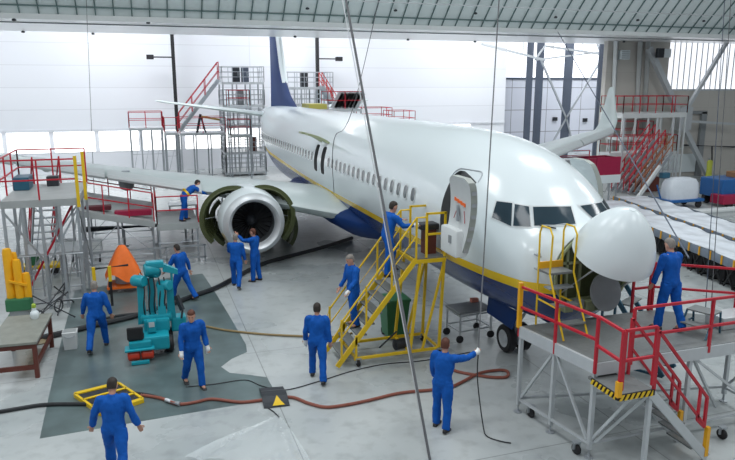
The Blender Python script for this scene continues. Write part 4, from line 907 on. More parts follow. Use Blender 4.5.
# --- turquoise lift
lf = thing('boom_lift', 'turquoise knuckle-boom machine with red roller and black seat on the dark floor bay', 'lift', (-8.33, 6.75, 0), 0.0)
def L_(m, name, mt, par=None, smooth=False): return m.build(name, mt, par or lf, smooth, local=True)
ch = MB(); ch.cbox((0.05, 0.1, 0.38), (0.62, 1.0, 0.34), 0.05); ch.cbox((0.1, 0.35, 0.66), (0.6, 0.62, 0.34), 0.06); ch.cbox((-0.3, -0.25, 0.42), (0.5, 0.5, 0.16), 0.03); chs = L_(ch, 'chassis', teal)
rl = MB(); 
for k in range(2): rl.lathe([(0.02, 0), (0.10, 0.01), (0.13, 0.04), (0.13, 0.25), (0.10, 0.28), (0.02, 0.29)], (-0.60+k*0.30, -0.42, 0.17), (1, 0, 0), 20)
L_(rl, 'roller', mat('red_orange_paint', (0.62, 0.05, 0.02), 0.35), smooth=True); fd = MB().cbox((-0.32, -0.42, 0.33), (0.66, 0.34, 0.05), 0.02); L_(fd, 'fender', teal); MB_ = MB().cbox((-0.32, -0.62, 0.05), (0.4, 0.1, 0.07), 0.01); L_(MB_, 'bumper', teal)
for x, y in ((0.36, 0.0), (0.36, 0.55), (-0.25, 0.55)):
    t = MB(); t.lathe([(0.05, -.1), (0.17, -.1), (0.21, -.06), (0.21, .06), (0.17, .1), (0.05, .1)], (x, y, 0.21), (1, 0, 0), 20); w_ = L_(t, 'wheel', black, smooth=True); L_(MB().lathe([(0.01, -.11), (0.09, -.11), (0.09, .11), (0.01, .11)], (x, y, 0.21), (1, 0, 0), 12), 'hub', midgrey, w_)
se = MB(); se.cbox((-0.38, -0.22, 0.53), (0.36, 0.34, 0.08), 0.03); se.cbox((-0.40, -0.38, 0.68), (0.36, 0.08, 0.3), 0.03); L_(se, 'seat', black)
ct = MB(); ct.cbox((-0.02, -0.05, 0.72), (0.2, 0.22, 0.3), 0.03); L_(ct, 'control_box', teal); L_(MB().box((-0.02, -0.165, 0.78), (0.13, 0.01, 0.12)), 'data_plate', lightgrey)
for x, y, zt_ in ((-0.22, 0.42, 1.78), (0.24, 0.30, 1.62), (0.02, 0.55, 1.75), (0.46, 0.45, 1.62)):
    m = MB(); m.loft([[V((x+a*w, y+b*w*1.25+ (z-.7)*0.0, z)) for a, b in ((-1, -1), (1, -1), (1, 1), (-1, 1))] for z, w in ((0.66, 0.11), (1.1, 0.085), (zt_, 0.075))]); L_(m, 'arm', teal)
yk = MB(); yk.cbox((0.1, 0.36, 0.82), (0.72, 0.42, 0.16), 0.05); L_(yk, 'yoke', teal)
for (x, y, z, w, r) in ((-0.24, 0.40, 1.72, 0.36, 0.14), (0.06, 0.42, 1.98, 0.34, 0.16), (0.34, 0.36, 1.58, 0.34, 0.13), (0.1, 0.5, 1.88, 0.3, 0.13)):
    m = MB(); m.lathe([(0.02, -w/2), (r*.85, -w/2), (r, -w/2+.03), (r, w/2-.03), (r*.85, w/2), (0.02, w/2)], (x, y, z), (0.7, -0.7, 0.05) if r != .16 else (1, 0.2, 0), 20); L_(m, 'joint_drum', teal, smooth=True)
hb = MB(); hb.cbox((0.14, 0.42, 2.10), (0.42, 0.26, 0.16), 0.04); hb.loft([[V((0.32+t*0.35, 0.42+b*w, 2.02-0.15*t+c*w)) for b, c in ((-1, -1), (1, -1), (1, 1), (-1, 1))] for t, w in ((0, 0.10), (1, 0.06))]); L_(hb, 'boom_head', teal)
lg = MB(); lg.tube([(0.52, 0.38, 1.62), (0.52, 0.38, 1.85), (0.52, 0.45, 1.9), (0.52, 0.5, 1.85), (0.52, 0.5, 1.62)], 0.03, 8); L_(lg, 'lifting_eye', teal)
for k in range(5):
    x = -0.15+0.12*k; m = MB(); m.tube(spline([(x, 0.28, 0.85), (x-.02, 0.2, 1.15), (x+.02, 0.22, 1.5), (x, 0.34, 1.78)], 6), 0.017, 7); L_(m, 'hydraulic_hose', black, smooth=True)
m = MB(); m.bar((0.6, 0.3, 1.3), (0.72, 0.2, 0.95), 0.09); m.bar((0.72, 0.2, 0.95), (0.68, 0.16, 0.75), 0.05); L_(m, 'tool_arm', dark)
m = MB(); m.cbox((0.62, 0.5, 0.55), (0.36, 0.4, 0.36), 0.05); L_(m, 'pump_housing', teal)
# --- workbench and bits at the left edge
wb = thing('workbench', 'worn grey topped workbench with brown wooden legs at the left edge', 'workbench', (-11.2, 7.05, 0), -0.05)
MB().cbox((0, 0, 0.83), (1.0, 2.0, 0.06), 0.01).build('bench_top', bench, wb, local=True)
for x in (-.43, .43):
    for y in (-.92, .92): MB().bar((x, y, 0), (x, y, 0.8), 0.09).build('leg', brown, wb, local=True)
for a, b in (((-.43, -.92, .74), (.43, -.92, .74)), ((-.43, .92, .74), (.43, .92, .74)), ((-.43, -.92, .25), (.43, -.92, .25)), ((.43, -.92, .74), (.43, .92, .74)), ((.43, -.92, .3), (.43, .92, .3)), ((-.43, -.92, .74), (-.43, .92, .74))): MB().bar(a, b, 0.06, 0.10).build('rail', brown, wb, local=True)
b = MB(); b.lathe([(0.01, 0), (0.16, 0), (0.17, 0.03), (0.12, 0.06), (0.01, 0.07)], (-11.05, 8.35, 0.0), (0, 0, 1), 20); single(b, 'drip_pan', mat('tan_pan', (0.35, 0.28, 0.17), 0.4), 'round tan pan on the floor behind the workbench', 'pan', smooth=True)
pl = thing('bucket', 'white plastic container standing on the edge of the dark floor bay', 'bucket', (-10.27, 7.75, 0)); m = MB(); m.loft([[V((-10.27+a*w, 7.75+b*w, z)) for a, b in ((-1, -1), (1, -1), (1, 1), (-1, 1))] for z, w in ((0, 0.14), (0.44, 0.17), (0.45, 0.15), (0.05, 0.12))]); m.build('bucket_body', offwhite, pl); MB().tube(spline([(-10.43, 7.75, .42), (-10.4, 7.6, .36), (-10.27, 7.55, .33), (-10.14, 7.6, .36), (-10.11, 7.75, .42)], 4), 0.008, 6).build('handle', galv, pl)
pm = MB(); pm.lathe([(0.01, 0), (0.08, 0), (0.11, 0.1), (0.09, 0.16), (0.05, 0.2), (0.05, 0.26), (0.01, 0.27)], (-11.0, 7.72, 0.86), (0, 0, 1), 14); o = thing('spray_can', 'white pot with a yellow-green cap on the far end of the workbench', 'can', (-11.0, 7.72, 0.86)); pm.build('pot', white, o, True); MB().lathe([(0.01, 0), (0.05, 0), (0.05, 0.07), (0.02, 0.1), (0.005, 0.1)], (-11.0, 7.72, 1.13), (0, 0, 1), 12).build('cap', mat('lime_cap', (0.35, 0.5, 0.05), 0.5), o)
# yellow jack on a green base
jk = thing('aircraft_jack', 'yellow jack with upright cylinders on a green base at the left edge', 'jack', (-11.75, 10.3, 0))
MB().cbox((-11.75, 10.3, 0.52), (0.62, 0.5, 0.34), 0.04).build('base', green, jk); MB().bb((-12.05, 10.08, 0.0), (-11.45, 10.52, 0.2)).build('skid', green, jk); MB().bb((-11.98, 10.1, .2), (-11.52, 10.5, .36)).build('plinth', midgrey, jk)
for x, y, h, r in ((-11.92, 10.3, 2.05, 0.12), (-11.70, 10.22, 1.75, 0.11), (-11.52, 10.28, 1.35, 0.11), (-11.8, 10.45, 1.9, 0.1)): MB().lathe([(0.02, 0.65), (r, 0.66), (r, h-.1), (r*.8, h), (0.02, h+.02)], (x, y, 0), (0, 0, 1), 16).build('cylinder', amber, jk, True)
MB().bar((-11.92, 10.12, 1.2), (-11.5, 10.12, 1.05), 0.06).build('clamp', amber, jk)
# folded dark frames standing near the bench
for i, (u, v, lb) in enumerate([(52, 322, 'black folding tube frame on the floor beside the workbench end'), (66, 309, 'black folding tube frame on the floor behind the one by the workbench')]):
    p = at(u, v); o = thing('tube_frame', lb, 'frame', p, 0.3+i)
    for k, (a, b) in enumerate((((-.6, 0, 0.02), (.5, .1, .75)), ((.6, 0, 0.02), (-.4, .1, .8)), ((-.5, .5, 0.02), (.4, .1, .7)), ((-.4, .1, .55), (.55, .1, .5)))): MB().rod(a, b, 0.022, 8).build('tube', dark, o, local=True)
    w = MB(); w.lathe([(0.17, -.02), (0.2, 0), (0.17, .02), (0.15, 0), (0.17, -.02)], (-.35, .05, 0.22), (0.3, 1, 0), 20, caps=False); w.build('wheel_rim', dark, o, local=True)
# two yellow and black posts with a bar: pallet handle
o = thing('barrier_stand', 'two yellow and black posts joined by a dark bar, left of the orange tarp', 'stand', (-9.65, 10.9, 0))
for x in (-9.85, -9.42):
    MB().bar((x, 10.9, 0.0), (x, 10.9, 0.75), 0.07).build('post', black, o); MB().bar((x, 10.9, .75), (x, 10.9, 1.2), 0.09).build('yellow_sleeve', yellow, o)
MB().rod((-9.85, 10.9, 1.15), (-8.9, 10.95, 1.18), 0.035, 8).build('bar', black, o)
# orange tarp over a drum on a stand
tc = V((-9.1, 12.5, 0)); o = thing('covered_drum', 'bright orange tarp draped like a tent over a drum on a low frame', 'tarp', tc)
rows = []
for k in range(9):
    t = k/8; z = 1.42-0.80*t; row = []
    for j in range(40):
        a = 2*pi*j/40; sq = 1/max(abs(math.cos(a)), abs(math.sin(a))); rr = 0.80*(0.13+0.52*t**0.9)*(0.55+0.45*sq)*(1+0.05*t*math.sin(9*a)+0.03*noise.noise(V((math.cos(a)*3, math.sin(a)*3, t*4))))
        row.append(V((rr*math.cos(a)*1.05, rr*math.sin(a), z-0.26*t*t*(1+math.sin(4*a+.6))*0.5)))
    rows.append(row)
m = MB(); m.loft([[V((p.x*.3, p.y*.3, 1.45)) for p in rows[0]]]+rows, caps=False); m.add([V((p.x*.3, p.y*.3, 1.45)) for p in rows[0]], [tuple(range(40))]); m.build('tarp', orange, o, True, local=True)
MB().lathe([(0.02, 0.25), (0.26, 0.25), (0.26, 0.85), (0.02, 0.87)], (0, 0, 0), (0, 0, 1), 20).build('drum', galv, o, True, local=True)
for x in (-.45, .45):
    for y in (-.4, .4): MB().bar((x, y, 0), (x*.9, y*.9, 0.6), 0.05).build('leg', orange if x > 0 else dark, o, local=True)
MB().bb((-.5, -.45, 0.15), (.5, .45, 0.22)).build('base_frame', orange, o, local=True)
# --- cable ramp, mat, hoses
rp = thing('cable_ramp', 'low ramp plate edged in yellow with black treads over the cables', 'ramp', (-9.3, 4.45, 0))
q = [at(75, 397), at(119, 386), at(143, 402), at(101, 416)]
rp.location = (0, 0, 0); MW[rp] = Matrix.Identity(4)
zr = V((0, 0, 0.075)); ctr = sum(q, V())/4
MB().prism([ctr+(p-ctr)*0.96 for p in q], (0, 0, 0.06)).build('plate', dark, rp)
for k, (a, b) in enumerate(((0, 1), (1, 2), (2, 3), (3, 0))): MB().bar(q[a]+zr*.6, q[b]+zr*.6, 0.05 if k % 2 else 0.11, 0.08).build('border', yellow, rp)
for t in (0.33, 0.66): MB().bar(q[0]+(q[3]-q[0])*t+zr, q[1]+(q[2]-q[1])*t+zr, 0.06, 0.02).build('stripe', yellow, rp)
q = [at(259, 389), at(283, 387), at(290, 406), at(264, 409)]
hump = [(0, .006), (.2, .03), (.36, .082), (.5, .09), (.64, .082), (.8, .03), (1, .006)]
m = MB(); rows = [[q[0]*(1-t)+q[3]*t+V((0, 0, z)), q[1]*(1-t)+q[2]*t+V((0, 0, z))] for t, z in hump]
m.loft(rows, closed=False, caps=False); m.loft([[p+V((0, 0, .012)) for p in r] for r in rows], closed=False, caps=False); m.loft([[r[0] for r in rows], [r[0]+V((0, 0, .012)) for r in rows]], closed=False, caps=False); m.loft([[r[1] for r in rows], [r[1]+V((0, 0, .012)) for r in rows]], closed=False, caps=False)
mt = single(m, 'floor_mat', dark, 'small black mat with a yellow triangle laid over the red-brown hose', 'mat'); t_ = mt.location
def on_mat(s_, t):
    for (t0, z0_), (t1, z1_) in zip(hump[:-1], hump[1:]):
        if t <= t1: z = z0_+(z1_-z0_)*(t-t0)/(t1-t0); break
    return (q[0]*(1-t)+q[3]*t)*(1-s_)+(q[1]*(1-t)+q[2]*t)*s_+V((0, 0, z+.018))-t_
m = MB(); rows = [[on_mat(.58-.24*k, .62+.34*k), on_mat(.58+.24*k, .62+.34*k)] for k in (.02, .3, .55, .8, 1.0)]
m.loft(rows, closed=False, caps=False); m.build('warning_triangle', yellow, mt, local=True)
def floor_line(px, r, name, m, label, cat='hose', world=None, k=6):
    pts = [at(u, v, 'z', r*1.05) for u, v in px] if world is None else [V(p) for p in world]
    mb = MB(); mb.tube(spline(pts, k), r, 8); return single(mb, name, m, label, cat, smooth=True)
hs = floor_line([(141, 395), (160, 398), (178, 404), (196, 402), (212, 399), (240, 402), (262, 400), (290, 397), (308, 403), (325, 407), (345, 405), (370, 400), (400, 393), (430, 390), (448, 388), (462, 382), (480, 373), (500, 370), (508, 372), (506, 377), (490, 377), (470, 374), (456, 371), (446, 366)], 0.034, 'air_hose', hosered, 'red-brown hose snaking across the pale floor from the yellow ramp')
MB_ = MB(); a, b = at(166, 400, 'z', .05), at(180, 404, 'z', .05); MB_.rod(a, b, 0.047, 12); MW[hs] = Matrix.Translation(hs.location); MB_.build('coupling', galv, hs)
floor_line([(-14, 414), (15, 409), (40, 405), (62, 404), (84, 404), (92, 404)], 0.04, 'power_cable', hoseblack, 'black cable running from the left edge to the yellow ramp', 'cable')
floor_line([(128, 392), (150, 395), (166, 400)], 0.03, 'cable_stub', hoseblack, 'short black cable between the yellow ramp and the red-brown hose', 'cable')
floor_line([(30, 340), (62, 333), (95, 325), (130, 317), (160, 308), (190, 297), (215, 288), (236, 277), (262, 264), (290, 256), (320, 248), (352, 238)], 0.075, 'ducting_hose', hoseblack, 'thick black hose running from the workbench back beneath the engine')
floor_line([(98, 320), (122, 315), (160, 312)], 0.035, 'hose', hoseblack, 'short dark hose on the floor left of the turquoise lift')
floor_line([(205, 326), (225, 330), (262, 334), (300, 336), (335, 337), (352, 333)], 0.03, 'tan_hose', hosetan, 'tan hose crossing the floor behind the people toward the yellow stairs')
floor_line([(186, 387), (215, 384), (245, 380), (262, 386), (285, 390), (320, 381), (352, 371), (385, 364), (420, 361), (450, 356), (470, 352)], 0.012, 'thin_cable', hoseblack, 'thin black cable wandering across the pale floor before the yellow stairs', 'cable')
# --- crumpled clear plastic film on the floor
def film_heap():
    m = MB(); apex = at(279, 415, 'z', 0.0); nx, ny = 46, 26; rows = []
    for j in range(ny+1):
        t = j/ny; row = []
        for i in range(nx+1):
            s = i/nx; a = at(279-(4+120*(1-s))*t+ (0 if s < .5 else 0), 415+50*t)  # left edge flares out
            l = at(279-t*95, 415+t*(46 if True else 0)); r = at(279+t*38, 415+t*55); p = l*(1-s)+r*s
            z = 0.02+0.16*t*(1-t*.45)*abs(noise.noise(V((s*5.5, t*0.8, 2.0))))*2.0+0.02*abs(noise.noise(V((s*14, t*7, 5))))
            row.append(V((p.x, p.y, z)))
        rows.append(row)
    m.loft(rows, closed=False, caps=False); return m
single(film_heap(), 'plastic_film', film, 'crumpled sheet of clear plastic film spread on the floor in the foreground', 'plastic sheet', smooth=True)
m = MB(); m.tube(spline([at(268, 408, 'z', .012), at(274, 412, 'z', .012), at(279, 417, 'z', .03)], 4), 0.012, 6); single(m, 'cord', hoseblack, 'short black cord from the mat to the plastic film', 'cord')
# --- ropes and straps hanging from the roof
def line(p, q, r, name, m, label, cat='rope', group=None, sag=None):
    mb = MB(); pts = [V(p), V(q)] if sag is None else spline([V(p)]+[V(s) for s in sag]+[V(q)], 8)
    mb.tube(pts, r, 6); return single(mb, name, m, label, cat, group, smooth=True)
def up_to(p, q, z):   # continue the segment from p through q until height z
    p, q = V(p), V(q); d = q-p; return p+d*((z-p.z)/d.z)
g0 = at(430, 460, 'z', 0.02); tA = dep(346, 0, 13.0); line(g0, up_to(g0, tA, 16.1), 0.026, 'hanging_strap', ropegrey, 'thick grey strap slanting from the roof to the floor before the fuselage', 'strap')
g1 = g0+V((0.02, 0.14, 0.0)); tB = dep(342.5, 0, 13.2); line(g1, up_to(g1, tB, 16.1), 0.011, 'hanging_line', ropewhite, 'thin pale line running close beside the thick slanting strap', 'rope')
p11, hands = person((-3.27, 1.20, 0), hd(0.75, 0.65), 'person in blue coveralls holding the hanging rope with a white-gloved hand', ((4, 2), (-6, 6)), (((0.2, 0.1, -1), (0.1, 0.45, -0.8)), ((0.55, 0.75, -0.12), (0.28, 1, 0.12))), lean=5, hair=hairginger, hyaw=-15, hpitch=8, gloves=True, grip=(False, True))
hp = hands[1]; line(hp, up_to(hp, hp+(dep(499, 0, 14.5)-hp), 16.1), 0.013, 'hoist_rope', ropegrey, 'grey rope hanging from the roof into the gloved hand of a person in blue coveralls')
line(hp-V((0, 0, .03)), at(511, 443, 'z', 0.02), 0.012, 'rope_tail', hoseblack, 'dark rope falling from the gloved hand to a loop on the floor', sag=[hp+V((0.0, -.02, -.6)), at(483, 425, 'z', 0.12), at(487, 436, 'z', 0.02), at(500, 441, 'z', .02)])
a, b = dep(368, 17, 20), V((-1.95, 13.6, 3.3)); line(up_to(b, a, 16.1), V((-1.96, 13.3, 2.6)), 0.012, 'safety_line', ropegrey, 'thin dark line dropping from the roof to the side of the fuselage', sag=[dep(358, 90, 20.5), dep(334, 140, 21)])
g2 = at(96, 236); t2 = dep(88, 10, 23.5); line(V((g2.x, g2.y, 0.02)), V((g2.x+(t2.x-g2.x)*1.0, g2.y, 16.1)), 0.016, 'ceiling_line', ropegrey, 'pale vertical cord hanging in front of the wing at the left')
for i, (u0, u1) in enumerate(((721, 705), (727, 710.5))):
    b = at(u1, 318, 'z', 0.02); t = dep(u0, 60, (b-CAM).dot(FW)+.3); line(b, up_to(b, t, 16.1), 0.014, 'hanging_cable', ropegrey if i else slate, ['left','right'][i]+' one of two dark cables hanging side by side at the right edge', 'cable')
b = dep(689, 258, 15.4); t = dep(602, 108, 25); line(b, up_to(b, t, HS-.02) if up_to(b, t, HS).y < 32 else t+(t-b)*.35, 0.02, 'tension_cable', slate, 'dark cable slanting from the roof down to the red-railed platform', 'cable')
# ------------------------------------------------------------------ docks, walkways, scaffolds
def dock(name, label, x0, x1, y0, y1, z, cat='dock platform', rm=red, sides='NSEW', rh=1.05, nx=2, ny=2, levels=(), group=None, legm=galv, brace='SW', deckm=lightgrey, thick=0.12, legr=0.06, z0=0.0, mids=(0.5,), post=1.4, kick=None):
    o = thing(name, label, cat, ((x0+x1)/2, (y0+y1)/2, z0), 0, group)
    for zz in (z,)+tuple(levels):
        MB().bb((x0, y0, zz-thick), (x1, y1, zz)).build('deck', deckm, o)
    xs = [x0+.05+(x1-x0-.1)*i/(nx-1) for i in range(nx)]; ys_ = [y0+.05+(y1-y0-.1)*i/(ny-1) for i in range(ny)]
    for i, x in enumerate(xs):
        for j, y in enumerate(ys_):
            if 0 < i < nx-1 and 0 < j < ny-1: continue
            l = MB(); l.bar((x, y, z0), (x, y, z-thick), legr); l.build('leg', legm, o)
    if z-z0 > 1.0:
        if 'S' in brace:
            for i in range(nx-1):
                m = MB().rod((xs[i], y0+.02, z0+.25), (xs[i+1], y0+.02, z-thick-.1), .022, 6); m.build('brace', legm, o)
            MB().rod((x0, y0+.02, z0+.25), (x1, y0+.02, z0+.25), .025, 6).build('ledger', legm, o); MB().rod((x0, y0+.02, (z+z0)/2), (x1, y0+.02, (z+z0)/2), .025, 6).build('ledger', legm, o)
        if 'W' in brace: MB().rod((x0+.02, y0, z0+.25), (x0+.02, y1, z-thick-.1), .022, 6).build('brace', legm, o)
        if 'E' in brace: MB().rod((x1-.02, y1, z0+.25), (x1-.02, y0, z-thick-.1), .022, 6).build('brace', legm, o)
        if 'N' in brace: MB().rod((x0, y1-.02, z-thick-.1), (x1, y1-.02, z0+.25), .022, 6).build('brace', legm, o)
    for zz in (z,)+tuple(levels):
        for s_ in sides:
            a, b = {'N': ((x0, y1, zz), (x1, y1, zz)), 'S': ((x0, y0, zz), (x1, y0, zz)), 'E': ((x1, y0, zz), (x1, y1, zz)), 'W': ((x0, y0, zz), (x0, y1, zz))}[s_]
            rail_run(o, [a, b], rh, rm, posts=post, mids=mids, t=0.042)
    if kick: 
        MB().bb((x0, y0-.03, z-.02), (x1, y0, z+kick)).build('toe_board', deckm, o)
    return o
def flight(name, label, p0, p1, w, rm, sm=galv, n=9, ax='y', rh=0.95, cat='stairs', group=None):
    p0, p1 = V(p0), V(p1); o = thing(name, label, cat, p0, 0, group); wv = V((0, w, 0)) if ax == 'y' else V((w, 0, 0))
    for k in (0, 1):
        MB().bar(p0+wv*k, p1+wv*k, 0.05, 0.2).build('stringer', sm, o)
        h = MB(); off = V((0, 0, rh)); a, b = p0+wv*k, p1+wv*k; h.bar(a+off, b+off, .045); h.bar(a+off*.5, b+off*.5, .04)
        for t in (0, .33, .66, 1): q = a+(b-a)*t; h.bar(q, q+off, .045)
        h.build('handrail', rm, o)
    for i in range(1, n+1):
        q = p0+(p1-p0)*i/(n+1)+wv*.5; MB().box(q, (0.24, w-.06, .03) if ax == 'y' else (w-.06, .24, .03)).build('tread', sm, o)
    return o
def X(u, v, Y): return at(u, v, 'y', Y).x
def Z(u, v, Y): return at(u, v, 'y', Y).z
# left foreground platform with red rails
lp = dock('access_platform', 'high grey platform with red guardrails and yellow end posts at the left edge', -12.1, -10.1, 11.1, 14.6, 3.2, sides='NSW', nx=5, ny=3, brace='SEWN', deckm=mat('platform_sheet', (0.36, 0.38, 0.38), 0.5, var=0.2, scale=2), thick=0.20, legr=0.075, rh=1.12, post=1.2)
for x, y in ((-10.1, 11.1), (-10.0, 12.4)): MB().bar((x, y, 2.95), (x, y, 4.4), 0.085).build('end_post', yellow, lp)
for a, b in (((-12.05, 11.15, 2.9), (-11.1, 11.15, 1.4)), ((-10.15, 11.15, 2.9), (-11.05, 11.15, 1.3)), ((-12.05, 14.5, .3), (-10.2, 14.5, 2.8))): MB().bar(a, b, 0.05).build('brace', galv, lp)
single(MB().cbox((-11.05, 14.0, 3.36), (0.35, 0.3, 0.32), 0.03), 'tool_bag', dark, 'small dark tool bag on the high platform at the left edge', 'bag')
single(MB().cbox((-11.85, 13.6, 3.4), (0.45, 0.9, 0.4), 0.04), 'equipment_case', tealdark, 'dark blue-green case at the far left corner of the high platform', 'case')
flight('platform_stairs', 'red railed stairs climbing to the high platform at the left edge', (-12.6, 18.6, 0.05), (-11.7, 14.75, 3.1), 0.8, red, ax='x', n=8)
dock('scaffold', 'grey tube scaffold with many uprights under the high platform at the left edge', -12.0, -10.3, 12.5, 14.0, 1.35, sides='', nx=4, ny=3, brace='SNWE', legr=0.045, thick=0.06, cat='scaffold')
# walkway between left platform and engine
wkm = mat('walkway_sheet', (0.40, 0.43, 0.43), 0.45, var=0.15, scale=2)
w1 = thing('walkway', 'wide grey walkway with red rails sloping down beneath the right wing toward the engine', 'walkway', (-9.3, 18, 0))
wz = lambda x: 2.02+(x+10.6)*(1.45-2.02)/2.6
m = MB(); m.prism([(-10.6, 16.0, wz(-10.6)-.22), (-8.02, 16.0, wz(-8.02)-.22), (-8.02, 16.0, wz(-8.02)), (-10.6, 16.0, wz(-10.6))], (0, 4.5, 0)); m.build('deck', wkm, w1)
for y in (16.03, 20.45): rail_run(w1, [(-10.58, y, wz(-10.58)), (-8.04, y, wz(-8.04))], 1.05, red, posts=.86, t=.042)
for x in (-10.5, -9.3, -8.1):
    for y in (16.1, 20.4): MB().bar((x, y, 0), (x, y, wz(x)-.2), .07).build('leg', galv, w1)
for y in (16.1, 20.4):
    MB().rod((-10.5, y, .25), (-8.1, y, .25), .025, 6).build('ledger', galv, w1); MB().rod((-10.5, y, .9), (-8.1, y, .9), .025, 6).build('ledger', galv, w1); MB().rod((-10.5, y, .25), (-9.3, y, 1.4), .022, 6).build('brace', galv, w1); MB().rod((-9.3, y, 1.4), (-8.1, y, .25), .022, 6).build('brace', galv, w1)
w2 = dock('walkway', 'narrow grey walkway with red rails where a person bends toward the engine', -7.95, -6.5, 15.6, 18.6, 1.42, sides='SW', nx=2, ny=2, brace='S', deckm=wkm, thick=0.24, rh=1.0, post=1.35)
for nm, lb, pts in (('guardrail', 'crimson', ()),): pass
single(MB().cbox((-8.75, 16.5, 1.75), (1.3, 0.35, 0.22), 0.04), 'tool_roll', magenta, 'dark red long case lying on the walkway left of the bending person', 'case')
single(MB().cbox((-9.95, 16.6, 1.98), (0.9, 0.4, 0.16), 0.03), 'tool_roll', mat('maroon_cloth', (0.12, 0.02, 0.03), 0.7), 'flat maroon case on the left end of the wide walkway', 'case')
o = thing('hanging_unit', 'dark rounded unit hanging under the right wing above the walkway', 'unit', (-8.95, 18.3, 2.2)); m = MB(); m.loft([[V((-8.95+.30*w*math.cos(a), 18.3+.30*w*math.sin(a), z)) for a in [2*pi*i/16 for i in range(16)]] for z, w in ((2.95, 1), (2.6, 1), (2.4, .8), (2.32, .3))]); m.build('body', midgrey, o, True); MB().box((-8.95, 18.3, 3.0), (0.3, 0.3, 0.2)).build('bracket', galv, o)
for i, (u, v) in enumerate([(62, 268), (90, 268)]):
    p = at(u, v); o = thing('tool_trolley', ['grey tool trolley on the floor under the left platform, nearer the left edge', 'grey tool trolley on the floor left of the orange tarp'][i], 'trolley', (p.x, p.y+1.0, 0)); MB().cbox((0, 0, .55), (.8, .5, .5), .03).build('cabinet', lightgrey if i else midgrey, o, local=True)
    for k in range(3): MB().box((0, -.255, .4+.15*k), (.7, .02, .12)).build('drawer', offwhite, o, local=True)
    for x in (-.3, .3): MB().lathe([(.01, -.03), (.1, -.03), (.1, .03), (.01, .03)], (x, -.2, .1), (1, 0, 0), 12).build('wheel', black, o, local=True); MB().bar((x, 0, .1), (x, 0, .35), .05).build('leg', galv, o, local=True)
p = at(40, 274); o = thing('pallet_truck', 'yellow hand truck on the floor under the left platform', 'hand truck', (p.x, p.y, 0)); MB().cbox((0, 0, .3), (1.5, .6, .12), .03).build('deck', yellow, o, local=True); MB().bar((-.7, 0, .3), (-.95, 0, 1.15), .05).build('handle', yellow, o, local=True)
for x in (-.5, .5): MB().lathe([(.01, -.3), (.12, -.3), (.12, .3), (.01, .3)], (x, 0, .12), (0, 1, 0), 12).build('wheel', black, o, local=True)
MB().cbox((-.2, 0, .55), (.4, .4, .4), .03).build('load_box', green, o, local=True)
a, b = V((-11.95, 11.5, 0.02)), V((-10.35, 11.5, 2.9)); m = MB().bar(a, b, .06); m.bar(a+V((0, .6, 0)), b+V((0, .6, 0)), .06)  # ladder form standing in for red diagonal struts under the platform
for k in range(1, 9): q_ = a+(b-a)*k/9; m.bar(q_, q_+V((0, .6, 0)), .04)
single(m, 'ladder', red, 'red strut frame with rungs leaning between the legs of the high platform at the left edge', 'ladder')
pr = thing('pipe_run', 'long dark pipe on low stands on the floor under the walkway', 'pipe', (-8.6, 18.9, 0)); MB().tube([(-10.8, 18.9, .75), (-6.6, 18.9, .75)], .13, 12).build('pipe', dark, pr, True)
for x in (-10.5, -9.2, -7.9, -6.8): MB().bar((x, 18.9, 0), (x, 18.9, .64), .08).box((x, 18.9, .02), (.3, .4, .04)).build('stand', galv, pr)
lr = thing('floor_rail', 'long low grey rail frame on the floor from the left platform to the engine', 'frame', (-8.6, 15.3, 0))
for z in (.18, .62): MB().bar((-10.4, 15.3, z), (-6.3, 15.3, z), .06).build('rail', galv, lr)
for x in (-10.4, -9.0, -7.7, -6.35): MB().bar((x, 15.3, 0), (x, 15.3, .65), .06).build('post', galv, lr)
# low benches and stands under the wing
for i, (x, y) in enumerate(((-4.9, 21.5), (-3.0, 22.0), (-7.3, 22.3))):
    dock('trestle', ['grey tube trestle on the floor behind the open engine', 'grey tube trestle on the floor beside the main wheels', 'grey tube trestle behind the walkway under the right wing'][i], x, x+1.3, y, y+.8, 0.95, sides='', nx=2, ny=2, brace='SE', legr=.045, thick=.05, cat='trestle')
# --- tail dock
YT = 39.0; YT1 = 41.4
def tdock(u0, u1, v, label, rm=red, sides='SEWN', levels=(), **k):
    x0, x1 = X(u0, v, YT), X(u1, v, YT); z = Z((u0+u1)/2, v, YT)
    return dock('tail_dock', label, x0, x1, YT, YT1, z, rm=rm, sides=sides, levels=[Z((u0+u1)/2, q, YT) for q in levels], legr=0.09, cat='tail dock', thick=.16, **k)
tdock(129, 163, 128, 'red railed scaffold tower of the tail dock, farthest to the left', nx=4, brace='SWE')
tdock(165, 178, 133, 'narrow low bay of the tail dock beside the left lamp post', nx=2, brace='S', sides='SW')
tdock(180, 226, 133, 'long low red railed bay of the tail dock below the slanting red stairs', nx=4, brace='', sides='SN')
tdock(222, 264, 82, 'tall grey scaffold tower of the tail dock just left of the blue fin', rm=galv, nx=4, brace='SWE', levels=(105, 125, 152, 172), mids=(.33, .66), post=.7)
YT, YT1 = 37.4, 38.7
tdock(229, 250, 106, 'red railed bay inside the tall grey scaffold left of the blue fin', nx=2, brace='', levels=(135,))
YT, YT1 = 39.0, 41.4
tdock(285, 333, 87, 'tall grey scaffold tower of the tail dock just right of the blue fin', rm=galv, nx=4, brace='S', levels=(104,), mids=(.33, .66), post=.7)
YT, YT1 = 31.2, 32.8
tdock(328, 362, 109, 'red railed bay of the tail dock right of the second lamp post', nx=2, brace='S')
YT, YT1 = 39.0, 41.4
tdock(366, 392, 122, 'short low red railed walkway behind the fuselage crown, next to the tail dock', nx=2, brace='S')
tdock(394, 415, 125, 'short low red railed walkway behind the fuselage crown, farthest right', nx=2, brace='S')
a, b = at(180, 131, 'y', YT-.9), at(219, 80, 'y', YT-.9); flight('tail_dock_stairs', 'long red railed stairs slanting up to the top of the tail dock', a, b, 0.8, red, n=14, rh=1.2)
